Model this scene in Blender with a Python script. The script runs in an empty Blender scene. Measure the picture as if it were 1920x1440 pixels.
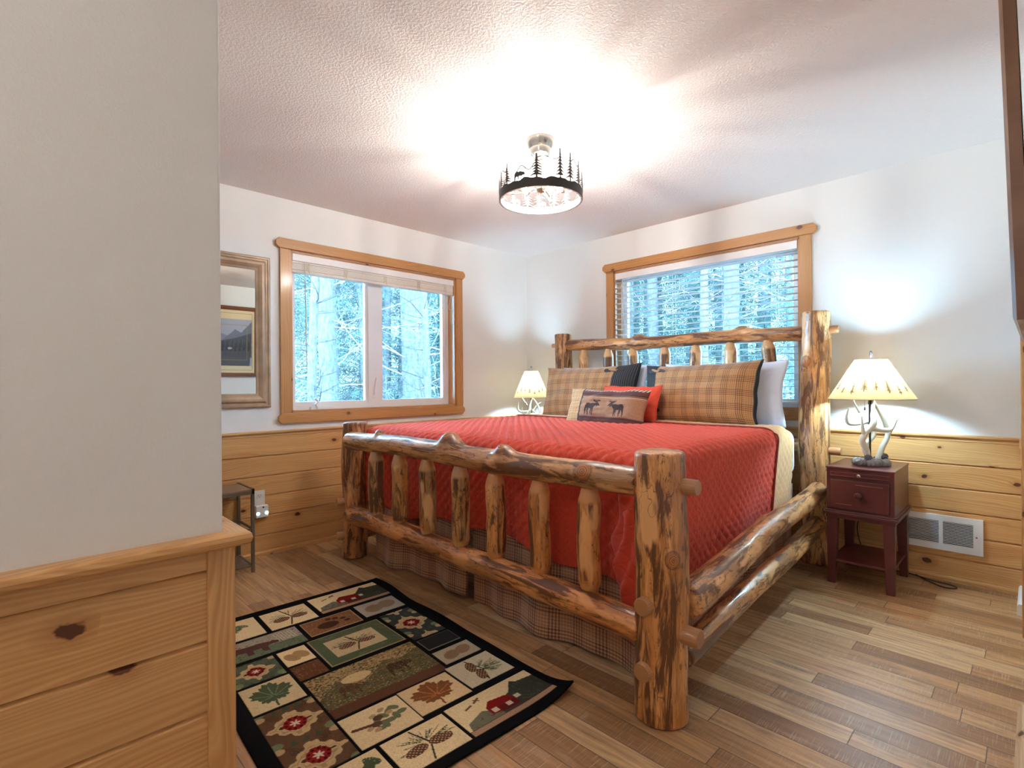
import bpy, bmesh, math, random
import numpy as np
from mathutils import Vector, Matrix, noise
random.seed(7)
PI = math.pi
SC = bpy.context.scene
COL = SC.collection

# ------------------------------------------------------------------ camera, world, exposure
cam_d = bpy.data.cameras.new('camera')
cam = bpy.data.objects.new('camera', cam_d); COL.objects.link(cam); SC.camera = cam
cam_d.sensor_width = 36.0; cam_d.lens = 970.26 / 1920 * 36.0; cam_d.clip_start = 0.02; cam_d.clip_end = 200
_F = Vector((-0.712378, 0.701796, 0.0002)).normalized()
_R0 = Vector((_F.y, -_F.x, 0)).normalized()
_U0 = _R0.cross(_F)
_cr, _sr = math.cos(-0.0074), math.sin(-0.0074)
_R = _R0 * _cr + _U0 * _sr; _U = _U0 * _cr - _R0 * _sr
cam.matrix_world = Matrix(((_R.x, _U.x, -_F.x, 3.6726), (_R.y, _U.y, -_F.y, -3.8403), (_R.z, _U.z, -_F.z, 1.1376), (0, 0, 0, 1)))

SC.view_settings.view_transform = 'Standard'; SC.view_settings.look = 'None'
SC.view_settings.gamma = 1.0; SC.view_settings.use_curve_mapping = False
SC.view_settings.exposure = 1.62

W = bpy.data.worlds.new('sky'); SC.world = W; W.use_nodes = True
_n = W.node_tree.nodes; _l = W.node_tree.links; _n.clear()
_o = _n.new('ShaderNodeOutputWorld'); _b = _n.new('ShaderNodeBackground')
_tc = _n.new('ShaderNodeTexCoord'); _sx = _n.new('ShaderNodeSeparateXYZ'); _cr_ = _n.new('ShaderNodeValToRGB')
_l.new(_tc.outputs['Generated'], _sx.inputs[0]); _l.new(_sx.outputs['Z'], _cr_.inputs[0])
_cr_.color_ramp.elements[0].position = 0.0; _cr_.color_ramp.elements[0].color = (0.26, 0.58, 0.88, 1)
_cr_.color_ramp.elements[1].position = 0.6; _cr_.color_ramp.elements[1].color = (0.37, 0.68, 1.0, 1)
_l.new(_cr_.outputs[0], _b.inputs[0]); _b.inputs[1].default_value = 15.0
_l.new(_b.outputs[0], _o.inputs[0])
SC.cycles.max_bounces = 10; SC.cycles.transparent_max_bounces = 24; SC.cycles.diffuse_bounces = 6
SC.cycles.sample_clamp_indirect = 4.0; SC.cycles.use_denoising = True

BULB = 560.0      # ceiling fixture bulbs
LAMP = 330.0       # table lamp bulbs
HALL_FILL = 20.0        # fill lamp added out of view in the hall

# ------------------------------------------------------------------ node helper
class NT:
    def __init__(s, name):
        s.m = bpy.data.materials.new(name); s.m.use_nodes = True
        s.t = s.m.node_tree; s.t.nodes.clear()
        s.out = s.t.nodes.new('ShaderNodeOutputMaterial')
    def n(s, typ, ins=None, **kw):
        nd = s.t.nodes.new('ShaderNode' + typ)
        for k, v in kw.items(): setattr(nd, k, v)
        if ins:
            for k, v in ins.items(): s.set(nd, k, v)
        return nd
    def set(s, nd, k, v):
        i = nd.inputs[k]
        if isinstance(v, bpy.types.NodeSocket): s.t.links.new(v, i)
        elif isinstance(v, bpy.types.Node): s.t.links.new(v.outputs[0], i)
        else: i.default_value = v
    def math(s, op, a, b=None, c=None, clamp=False):
        nd = s.n('Math', operation=op, use_clamp=clamp); s.set(nd, 0, a)
        if b is not None: s.set(nd, 1, b)
        if c is not None: s.set(nd, 2, c)
        return nd.outputs[0]
    def mix(s, f, a, b, mode='MIX'):
        nd = s.n('Mix', data_type='RGBA', blend_type=mode)
        s.set(nd, 0, f)
        for k, v in ((6, a), (7, b)):
            if isinstance(v, tuple): v = tuple(v) + ((1,) if len(v) == 3 else ())
            s.set(nd, k, v)
        return nd.outputs[2]
    def ramp(s, f, pts):
        nd = s.n('ValToRGB'); s.set(nd, 0, f)
        e = nd.color_ramp.elements
        while len(e) < len(pts): e.new(0.5)
        for i, (p, c) in enumerate(pts):
            e[i].position = p
            e[i].color = (c, c, c, 1) if not isinstance(c, tuple) else tuple(c) + (1,)
        return nd.outputs[0]
    def noise(s, vec, scale, detail=3, rough=.5, dist=0.0):
        nd = s.n('TexNoise'); s.set(nd, 'Vector', vec)
        nd.inputs['Scale'].default_value = scale; nd.inputs['Detail'].default_value = detail
        nd.inputs['Roughness'].default_value = rough; nd.inputs['Distortion'].default_value = dist
        return nd.outputs[0]
    def vec(s, x, y, z):
        nd = s.n('CombineXYZ'); s.set(nd, 0, x); s.set(nd, 1, y); s.set(nd, 2, z); return nd.outputs[0]
    def sep(s, v):
        nd = s.n('SeparateXYZ'); s.set(nd, 0, v); return nd.outputs
    def bump(s, h, strength, dist=0.01):
        nd = s.n('Bump'); s.set(nd, 'Height', h); nd.inputs['Strength'].default_value = strength
        nd.inputs['Distance'].default_value = dist; return nd.outputs[0]
    def bsdf(s, color, rough=.5, metal=0.0, normal=None, coat=0.0, spec=.5, sheen=0.0):
        nd = s.n('BsdfPrincipled')
        if isinstance(color, tuple): color = tuple(color[:3]) + (1,)
        s.set(nd, 'Base Color', color); s.set(nd, 'Roughness', rough); nd.inputs['Metallic'].default_value = metal
        nd.inputs['Coat Weight'].default_value = coat; nd.inputs['Coat Roughness'].default_value = .15
        nd.inputs['Specular IOR Level'].default_value = spec if rough != 1.0 else .05; nd.inputs['Sheen Weight'].default_value = sheen
        if normal is not None: s.set(nd, 'Normal', normal)
        s.t.links.new(nd.outputs[0], s.out.inputs[0]); return nd
    def attr(s, name, out='Fac'):
        nd = s.n('Attribute', attribute_name=name); return nd.outputs[out]
    def obj(s): return s.n('TexCoord').outputs['Object']

def plain(name, c, rough=.5, metal=0, coat=0, spec=.5, bump=None, vary=0.0):
    t = NT(name); nrm = None; col = tuple(c)
    if vary:
        f = t.noise(t.obj(), 9, 4)
        col = t.mix(t.ramp(f, [(.3, 0.0), (.7, 1.0)]), tuple(x * (1 - vary) for x in c), tuple(min(1, x * (1 + vary)) for x in c))
    if bump: nrm = t.bump(t.noise(t.obj(), bump[0], 4), bump[1], .004)
    t.bsdf(col, rough, metal, nrm, coat, spec); return t.m

def emit(name, c, s):
    t = NT(name); e = t.n('Emission', {'Color': tuple(c) + (1,), 'Strength': s})
    t.t.links.new(e.outputs[0], t.out.inputs[0]); return t.m

M = {}
def wall_paint(name, c, sc, st, dist):
    t = NT(name); o = t.obj()
    h = t.noise(o, sc, 3, .6); h = t.ramp(h, [(.42, 0.0), (.6, 1.0)])
    nz = t.noise(o, 1.3, 2)
    col = t.mix(nz, tuple(x * .985 for x in c), tuple(min(1, x * 1.01) for x in c))
    t.bsdf(col, .62, 0, t.bump(h, st, dist), 0, .3); return t.m
M['wall'] = wall_paint('wall_paint_cream', (.775, .785, .775), 170, .16, .003)
M['ceil'] = wall_paint('ceiling_knockdown_texture', (.80, .765, .74), 95, .30, .006)

def pine_mat(name, light, dark, knot=(.10, .03, .012), stain=.35, rough=.36):
    """u (first UV) runs along the board in metres, v across it; 'rnd' is a per-board number"""
    t = NT(name)
    uv = t.n('UVMap').outputs[0]; r = t.attr('rnd')
    s = t.sep(uv); u, v = s[0], s[1]
    uu = t.math('ADD', u, t.math('MULTIPLY', r, 17.3)); vv = t.math('ADD', v, t.math('MULTIPLY', r, 5.37))
    # knots
    kv = t.vec(t.math('DIVIDE', uu, .19), t.math('DIVIDE', vv, .13), 0.0)
    vo = t.n('TexVoronoi', {'Vector': kv}, voronoi_dimensions='2D'); vo.inputs['Scale'].default_value = 1.0
    d = vo.outputs['Distance']; rc = t.sep(vo.outputs['Color'])[0]
    has = t.math('GREATER_THAN', rc, .66)
    size = t.math('MULTIPLY_ADD', t.sep(vo.outputs['Color'])[1], .10, .035)
    kd = t.math('DIVIDE', d, size)
    kn = t.noise(kv, 9, 2); kd2 = t.math('ADD', kd, t.math('MULTIPLY_ADD', kn, 1.0, -.5))
    kmask = t.math('MULTIPLY', t.ramp(t.math('MULTIPLY', kd2, .25), [(.19, 1.0), (.25, 0.0)]), has)
    # grain
    warp = t.math('MULTIPLY', t.math('MULTIPLY', t.math('POWER', 2.718, t.math('MULTIPLY', d, -15.0)), has), .040)
    n1 = t.noise(t.vec(t.math('MULTIPLY', uu, 1.3), t.math('MULTIPLY', vv, 7.0), r), 1.0, 2)
    gv = t.math('ADD', t.math('ADD', vv, t.math('MULTIPLY', n1, .15)), warp)
    ring = t.math('MULTIPLY_ADD', t.math('SINE', t.math('MULTIPLY', gv, 520.0)), .5, .5)
    fine = t.noise(t.vec(t.math('MULTIPLY', uu, 5.0), t.math('MULTIPLY', gv, 260.0), r), 1.0, 3, .6)
    broad = t.noise(t.vec(t.math('MULTIPLY', uu, .7), t.math('MULTIPLY', gv, 24.0), r), 1.0, 3, .55)
    g = t.math('ADD', t.math('ADD', t.math('MULTIPLY', ring, .20), t.math('MULTIPLY', fine, .50)), t.math('MULTIPLY', broad, .55))
    g = t.ramp(g, [(.38, 0.0), (.80, 1.0)])
    c = t.mix(g, tuple(light), tuple(dark))
    # board to board tone
    c = t.mix(t.math('MULTIPLY', t.n('TexWhiteNoise', {'W': r}, noise_dimensions='1D').outputs[0], .35), c, tuple(x * .74 for x in light))
    st = t.noise(t.vec(t.math('MULTIPLY', uu, .9), t.math('MULTIPLY', vv, 9.0), t.math('ADD', r, 4.0)), 1.0, 3)
    c = t.mix(t.math('MULTIPLY', t.ramp(st, [(.60, 0.0), (.78, 1.0)]), stain), c, (.20, .13, .07))
    halo = t.math('MULTIPLY', t.ramp(t.math('MULTIPLY', kd2, .25), [(.25, .45), (.62, 0.0)]), has)
    c = t.mix(halo, c, (.34, .13, .04))
    c = t.mix(kmask, c, tuple(knot))
    t.bsdf(c, rough, 0, t.bump(fine, .06, .002), .25, .45)
    return t.m
M['pine'] = pine_mat('knotty_pine', (.74, .445, .185), (.52, .255, .085))
M['pine_pale'] = pine_mat('pale_pine_trim', (.70, .55, .38), (.55, .38, .22), stain=0)
M['pine_dark'] = pine_mat('aged_pine_casing', (.56, .285, .095), (.40, .165, .045), rough=.4)
M['pine_red'] = pine_mat('brown_stained_wood', (.23, .085, .035), (.12, .04, .018), stain=.2, rough=.35)
M['shelf_wood'] = pine_mat('grey_brown_laminate', (.30, .20, .13), (.17, .11, .075), stain=0, rough=.5)

def floor_mat():
    t = NT('wood_plank_floor'); s = t.sep(t.obj()); x, y = s[0], s[1]
    w = .098
    row = t.math('FLOOR', t.math('DIVIDE', y, w)); fy = t.math('FRACT', t.math('DIVIDE', y, w))
    ro = t.n('TexWhiteNoise', {'W': row}, noise_dimensions='1D').outputs[0]
    ln = t.math('MULTIPLY_ADD', ro, .5, .62)
    xs = t.math('DIVIDE', t.math('MULTIPLY_ADD', ro, 9.7, x), ln)
    cell = t.math('FLOOR', xs); fx = t.math('FRACT', xs)
    id_ = t.vec(row, cell, 0.0)
    wn = t.n('TexWhiteNoise', {'Vector': id_}, noise_dimensions='2D'); rnd = wn.outputs[0]
    rs = t.sep(wn.outputs['Color'])
    gx = t.math('MULTIPLY_ADD', rs[1], 31.0, x); gy = t.math('MULTIPLY_ADD', rs[2], 13.0, y)
    n0 = t.noise(t.vec(t.math('MULTIPLY', gx, 2.0), t.math('MULTIPLY', gy, 9.0), rnd), 1, 3)
    g1 = t.noise(t.vec(t.math('MULTIPLY', gx, 3.2), t.math('MULTIPLY_ADD', n0, 3.0, t.math('MULTIPLY', gy, 55.0)), rnd), 1, 5, .65)
    blot = t.noise(t.vec(t.math('MULTIPLY', gx, 4.0), t.math('MULTIPLY', gy, 16.0), rnd), 1, 4, .6)
    base = t.ramp(rnd, [(0, (.27, .128, .050)), (.3, (.43, .222, .088)), (.6, (.56, .315, .138)), (1, (.68, .44, .225))])
    c = t.mix(t.ramp(g1, [(.36, .0), (.68, .62)]), base, (.125, .068, .036))
    c = t.mix(t.ramp(blot, [(.53, 0.0), (.72, .6)]), c, (.12, .065, .035))
    c = t.mix(t.ramp(blot, [(.26, .5), (.42, 0.0)]), c, (.46, .31, .19))
    saw = t.noise(t.vec(t.math('MULTIPLY', gx, 240.0), t.math('MULTIPLY', gy, 9.0), 0.0), 1, 2)
    sawm = t.math('MULTIPLY', t.ramp(saw, [(.54, 0.0), (.68, .60)]), t.ramp(n0, [(.35, 0.0), (.6, 1.0)]))
    c = t.mix(sawm, c, (.52, .39, .26))
    e = t.math('MULTIPLY', t.math('MINIMUM', fy, t.math('SUBTRACT', 1.0, fy)), w)
    ex = t.math('MULTIPLY', t.math('MINIMUM', fx, t.math('SUBTRACT', 1.0, fx)), ln)
    em = t.math('MINIMUM', e, ex)
    gap = t.ramp(t.math('MULTIPLY', em, 100.0), [(.08, 1.0), (.22, 0.0)])
    c = t.mix(t.math('MULTIPLY', gap, .75), c, (.05, .028, .016))
    h = t.math('ADD', t.math('MULTIPLY', t.math('SUBTRACT', 1.0, gap), 1.0), t.math('MULTIPLY', g1, .25))
    t.bsdf(c, t.math('MULTIPLY_ADD', g1, .18, .34), 0, t.bump(h, .35, .003), .0, .45)
    return t.m
M['floor'] = floor_mat()

def log_mat(name='peeled_log'):
    t = NT(name); oi = t.n('ObjectInfo'); s = t.sep(t.obj())
    r = t.math('MULTIPLY', oi.outputs['Random'], 40.0)
    x = t.math('ADD', s[0], r); y = t.math('ADD', s[1], r); z = t.math('ADD', s[2], r)
    v1 = t.vec(t.math('MULTIPLY', x, 20.0), t.math('MULTIPLY', y, 20.0), t.math('MULTIPLY', z, 2.6))
    v2 = t.vec(t.math('MULTIPLY', x, 60.0), t.math('MULTIPLY', y, 60.0), t.math('MULTIPLY', z, 4.0))
    v3 = t.vec(t.math('MULTIPLY', x, 9.0), t.math('MULTIPLY', y, 9.0), t.math('MULTIPLY', z, 3.2))
    kd = t.attr('kd'); cut = t.attr('cut'); tint = oi.outputs['Color']
    n1 = t.noise(v1, 1, 5, .68, .9); n2 = t.noise(v2, 1, 4, .65, .3); n3 = t.noise(v3, 1, 4, .6, 1.2)
    v4 = t.vec(t.math('MULTIPLY', x, 34.0), t.math('MULTIPLY', y, 34.0), t.math('MULTIPLY', z, 9.0))
    n4 = t.noise(v4, 1, 4, .7, 1.5)
    c = t.mix(t.ramp(n3, [(.38, 0.0), (.60, 1.0)]), (.72, .455, .215), (.50, .255, .095))
    c = t.mix(t.ramp(n2, [(.44, 0.0), (.66, .75)]), c, (.27, .125, .05))
    gn = t.noise(t.vec(t.math('MULTIPLY', x, 7.0), t.math('MULTIPLY', y, 7.0), t.math('MULTIPLY', z, 2.2)), 1, 3)
    c = t.mix(t.ramp(gn, [(.52, 0.0), (.66, .6)]), c, (.27, .20, .145))
    c = t.mix(t.ramp(n1, [(.50, 0.0), (.56, .95)]), c, t.mix(n2, (.045, .018, .010), (.17, .075, .035)))
    c = t.mix(t.ramp(n4, [(.56, 0.0), (.62, .8)]), c, (.09, .04, .02))
    pn = t.noise(t.vec(t.math('MULTIPLY', z, 3.4), t.math('MULTIPLY', x, 12.0), t.math('MULTIPLY', y, 12.0)), 1, 3)
    c = t.mix(t.ramp(pn, [(.57, 0.0), (.63, .85)]), c, (.78, .54, .30))
    # beetle scribbles
    wn = t.noise(t.vec(t.math('MULTIPLY', x, 26.0), t.math('MULTIPLY', y, 26.0), t.math('MULTIPLY', z, 22.0)), 1, 1)
    line = t.ramp(t.math('ABSOLUTE', t.math('SUBTRACT', wn, .5)), [(.006, 1.0), (.014, 0.0)])
    msk = t.ramp(t.noise(t.vec(x, y, z), 5, 2), [(.56, 0.0), (.62, .8)])
    c = t.mix(t.math('MULTIPLY', line, msk), c, (.06, .03, .015))
    # knots with rings
    rg = t.math('MULTIPLY_ADD', t.math('SINE', t.math('MULTIPLY', kd, 34.0)), .5, .5)
    kc = t.mix(rg, (.50, .24, .09), (.22, .085, .03))
    c = t.mix(t.ramp(kd, [(.55, 1.0), (.75, 0.0)]), c, kc)
    c = t.mix(t.ramp(t.math('ABSOLUTE', t.math('SUBTRACT', kd, .78)), [(.04, .65), (.16, 0.0)]), c, (.13, .05, .02))
    c = t.mix(t.ramp(kd, [(.10, 1.0), (.17, 0.0)]), c, (.10, .035, .015))
    cc = t.mix(n2, (.66, .42, .21), (.52, .30, .13))
    c = t.mix(cut, c, cc)
    c = t.mix(1.0, c, tint, 'MULTIPLY')
    h = t.math('ADD', t.math('MULTIPLY', n1, .6), t.math('MULTIPLY', n2, .4))
    t.bsdf(c, t.math('MULTIPLY_ADD', n1, .2, .30), 0, t.bump(h, .35, .006), .35, .5)
    return t.m
M['log'] = log_mat()
M['peg'] = pine_mat('oak_dowel', (.48, .235, .10), (.36, .16, .06), stain=0)

def plaid_mat(name, light, dark, s=1.0, heavy=.6, rough=.9):
    t = NT(name); uv = t.sep(t.n('UVMap').outputs[0]); u, v = uv[0], uv[1]
    def stripes(c):
        band = t.math('FRACT', t.math('MULTIPLY', c, 10.5 * s))
        inb = t.math('LESS_THAN', band, .46)
        th = t.math('MULTIPLY_ADD', inb, .34, .14)
        f = t.math('FRACT', t.math('MULTIPLY', c, 84.0 * s))
        return t.math('LESS_THAN', f, th)
    a, b = stripes(u), stripes(v)
    tw = t.math('FRACT', t.math('MULTIPLY', t.math('ADD', u, v), 168.0 * s))
    k = t.math('MULTIPLY', t.math('ADD', a, b), t.math('MULTIPLY_ADD', t.math('GREATER_THAN', tw, .4), .25, heavy * .62), clamp=True)
    c = t.mix(k, tuple(light), tuple(dark))
    nz = t.noise(t.n('UVMap').outputs[0], 420, 2)
    c = t.mix(t.math('MULTIPLY', nz, .25), c, tuple(x * .7 for x in light))
    wr = t.noise(t.obj(), 9, 3)
    nrm = t.bump(t.math('ADD', t.math('MULTIPLY', wr, 6.0), nz), .35, .003)
    t.bsdf(c, rough, 0, nrm, 0, .2, .3); return t.m
M['plaid'] = plaid_mat('tan_glen_plaid', (.50, .265, .115), (.09, .028, .012), 1.0, .85)
M['plaid_fine'] = plaid_mat('tan_houndstooth', (.72, .47, .22), (.28, .11, .04), 1.25)
M['plaid_skirt'] = plaid_mat('brown_glen_plaid', (.50, .285, .17), (.085, .022, .016), .8, .8)

def quilt_mat(name, c1, c2, sp, sh=.3):
    t = NT(name); uv = t.sep(t.n('UVMap').outputs[0])
    a = t.math('ADD', uv[0], uv[1]); b = t.math('SUBTRACT', uv[0], uv[1])
    def q(x):
        return t.math('ABSOLUTE', t.math('SINE', t.math('MULTIPLY', x, PI / sp)))
    m = t.math('MINIMUM', q(a), q(b)); h = t.math('POWER', m, .5)
    nz = t.noise(t.obj(), 60, 4, .65)
    c = t.mix(t.ramp(m, [(0.0, 1.0), (.16, 0.0)]), tuple(c1), tuple(x * .78 for x in c1))
    c = t.mix(t.math('MULTIPLY', nz, .5), c, tuple(c2))
    hh = t.math('ADD', h, t.math('MULTIPLY', nz, .25))
    t.bsdf(c, .85, 0, t.bump(hh, .40, .006), 0, .15, sh); return t.m
M['quilt'] = quilt_mat('red_quilted_cotton', (.55, .052, .026), (.63, .095, .05), .062, .12)
M['quilt_tan'] = quilt_mat('tan_quilted_cotton', (.66, .40, .17), (.72, .47, .22), .062)
M['red_cloth'] = plain('red_cotton', (.58, .060, .025), .85, bump=(300, .2))
M['piping'] = plain('dark_red_piping', (.26, .025, .02), .85)

def cloth(name, c, sc=8, st=.4):
    t = NT(name); h = t.noise(t.obj(), sc, 3, .5, .6)
    t.bsdf(tuple(c), .85, 0, t.bump(h, st, .02), 0, .2, .3); return t.m
M['white_cloth'] = cloth('pale_blue_white_pillowcase', (.70, .77, .90))
M['sheet'] = cloth('pale_blue_fitted_sheet', (.68, .79, .92), 5)

def stripe_mat():
    t = NT('black_pinstripe_cloth'); uv = t.sep(t.n('UVMap').outputs[0])
    f = t.math('FRACT', t.math('MULTIPLY', uv[0], 62.0))
    c = t.mix(t.math('LESS_THAN', f, .2), (.022, .024, .03), (.10, .10, .11))
    t.bsdf(c, .85, 0, None, 0, .2); return t.m
M['stripe'] = stripe_mat()

def vcol_mat(name, rough=.9, bumpsc=None, sheen=0.0, noise_amt=0.0, nscale=300):
    t = NT(name); c = t.attr('Col', 'Color'); nrm = None
    n = t.noise(t.obj(), nscale, 3, .7)
    if noise_amt: c = t.mix(t.ramp(n, [(.3, noise_amt), (.6, 0.0)]), c, (.0, .0, .0))
    if bumpsc: nrm = t.bump(n, bumpsc, .006)
    t.bsdf(c, rough, 0, nrm, 0, .25, sheen); return t.m
M['rug'] = vcol_mat('woven_rug_pile', 1.0, .6, 0.0, .25, 380)
M['vcloth'] = vcol_mat('woven_picture_cloth', .9, .3, .2, .25, 500)
M['vpaint'] = vcol_mat('printed_picture', .6)

M['vinyl'] = plain('white_vinyl', (.80, .80, .80), .35)
M['white_metal'] = plain('white_painted_metal', (.78, .79, .80), .3)
def slat_mat():
    t = NT('white_blind_slat'); d = t.n('BsdfDiffuse'); d.inputs[0].default_value = (.85, .86, .86, 1)
    tr = t.n('BsdfTranslucent'); tr.inputs[0].default_value = (.85, .88, .90, 1)
    mx = t.n('MixShader', {0: .35, 1: d.outputs[0], 2: tr.outputs[0]}); t.t.links.new(mx.outputs[0], t.out.inputs[0]); return t.m
M['slat'] = slat_mat()
M['blind'] = plain('cream_faux_wood_blind', (.74, .70, .62), .45)
M['cord'] = plain('cream_cord', (.66, .60, .48), .8)
M['black'] = plain('dark_bronze_metal', (.025, .022, .020), .4, .6)
M['dark_gap'] = plain('black_parts_and_vent_shade', (.02, .02, .02), .7)
M['pewter'] = plain('brushed_nickel', (.55, .53, .48), .22, 1.0)
M['white_in'] = plain('white_enamel', (.85, .85, .84), .4)
M['nstand'] = plain('worn_barn_red_paint', (.088, .017, .016), .36, coat=.3, vary=.22, bump=(40, .1))
M['nstand_wear'] = plain('worn_edge_paint', (.30, .13, .10), .5)
M['mirror_frame'] = plain('bronze_grey_mottled_frame', (.36, .255, .165), .42, .25, vary=.25, bump=(220, .15))
M['steel'] = plain('grey_brown_steel', (.20, .175, .135), .4, .6)
M['rubber'] = plain('black_cord_rubber', (.012, .012, .012), .5)
M['stone'] = plain('grey_resin_stone', (.16, .145, .15), .45, bump=(50, .6), vary=.6)
M['cone'] = plain('grey_resin_pinecone', (.10, .09, .095), .5, vary=.5)
M['plastic'] = plain('white_plastic', (.80, .80, .79), .3)
M['glow'] = emit('night_light_glow', (.25, .72, 1.0), 3.0)
M['bulb'] = emit('lit_bulb', (1.0, .94, .865), BULB)
M['lbulb'] = emit('lit_lamp_bulb', (.50, .79, 1.0), LAMP)
M['hall_fill'] = emit('added_hall_fill_glow', (1.0, .88, .80), HALL_FILL)
M['brass_line'] = plain('dark_gold_fillet', (.30, .21, .09), .4)
M['cream_mat'] = plain('cream_mat_board', (.72, .60, .38), .8)
M['pic_frame'] = pine_mat('walnut_picture_frame', (.22, .10, .045), (.13, .05, .02), stain=0)
M['shade_edge'] = plain('tan_shade_binding', (.34, .23, .13), .8)
M['toggle_dark'] = plain('dark_leather_patch', (.045, .04, .045), .6)
M['toggle_tan'] = plain('tan_antler_toggle', (.42, .24, .13), .5, vary=.3)
M['clear_plastic'] = plain('clear_wand_plastic', (.62, .58, .48), .25)

def antler_mat():
    t = NT('resin_antler'); z = t.sep(t.obj())[2]
    n = t.noise(t.obj(), 40, 4)
    f = t.ramp(t.math('MULTIPLY_ADD', n, .10, z), [(.04, (.22, .16, .10)), (.16, (.42, .36, .25)), (.32, (.66, .62, .50))])
    t.bsdf(f, .35, 0, t.bump(n, .3, .004), .2); return t.m
M['antler'] = antler_mat()

def glass_mat(name, rough=.0, c=(1, 1, 1)):
    t = NT(name); tr = t.n('BsdfTransparent'); tr.inputs[0].default_value = tuple(c) + (1,)
    gl = t.n('BsdfGlossy'); gl.inputs['Roughness'].default_value = rough
    fr = t.n('Fresnel'); fr.inputs[0].default_value = 1.45
    mx = t.n('MixShader', {0: fr.outputs[0], 1: tr.outputs[0], 2: gl.outputs[0]})
    t.t.links.new(mx.outputs[0], t.out.inputs[0]); return t.m
M['glass'] = glass_mat('window_glass')
def mirror_mat():
    t = NT('mirror_silver'); g = t.n('BsdfGlossy'); g.inputs[0].default_value = (.82, .87, .84, 1); g.inputs['Roughness'].default_value = 0.0
    t.t.links.new(g.outputs[0], t.out.inputs[0]); return t.m
M['mirror'] = mirror_mat()
def shade_mat():
    t = NT('parchment_lamp_shade'); c = t.attr('Col', 'Color')
    d = t.n('BsdfDiffuse', {'Color': c}); tr = t.n('BsdfTranslucent', {'Color': c})
    mx = t.n('MixShader', {0: .5, 1: d.outputs[0], 2: tr.outputs[0]})
    t.t.links.new(mx.outputs[0], t.out.inputs[0]); return t.m
M['shade'] = shade_mat()

def bark_mat(name, a, b):
    t = NT(name); s = t.sep(t.obj())
    n = t.noise(t.vec(t.math('MULTIPLY', s[0], 30.0), t.math('MULTIPLY', s[1], 30.0), t.math('MULTIPLY', s[2], 9.0)), 1, 5, .75)
    c = t.mix(t.ramp(n, [(.35, 0.0), (.65, 1.0)]), a, b)
    t.bsdf(c, .9, 0, t.bump(n, .6, .02), 0, .1); return t.m
M['bark'] = bark_mat('pine_bark', (.05, .055, .06), (.14, .14, .15))
M['twig'] = bark_mat('bare_twig_bark', (.18, .18, .18), (.36, .36, .36))
M['bark_dark'] = bark_mat('dark_twig_bark', (.02, .024, .026), (.08, .08, .085))
def leaf_mat(name, a, b):
    t = NT(name); oi = t.n('ObjectInfo').outputs['Random']
    n = t.noise(t.obj(), 3, 2); c = t.mix(n, a, b)
    d = t.n('BsdfDiffuse', {'Color': c}); tr = t.n('BsdfTranslucent', {'Color': c})
    mx = t.n('MixShader', {0: .35, 1: d.outputs[0], 2: tr.outputs[0]})
    t.t.links.new(mx.outputs[0], t.out.inputs[0]); return t.m
M['needles'] = leaf_mat('conifer_needles', (.035, .085, .075), (.13, .22, .20))
M['ground'] = plain('forest_litter', (.11, .12, .11), .95, vary=.5, bump=(6, .8))
M['siding'] = plain('cabin_exterior_siding', (.25, .17, .11), .8)

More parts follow.
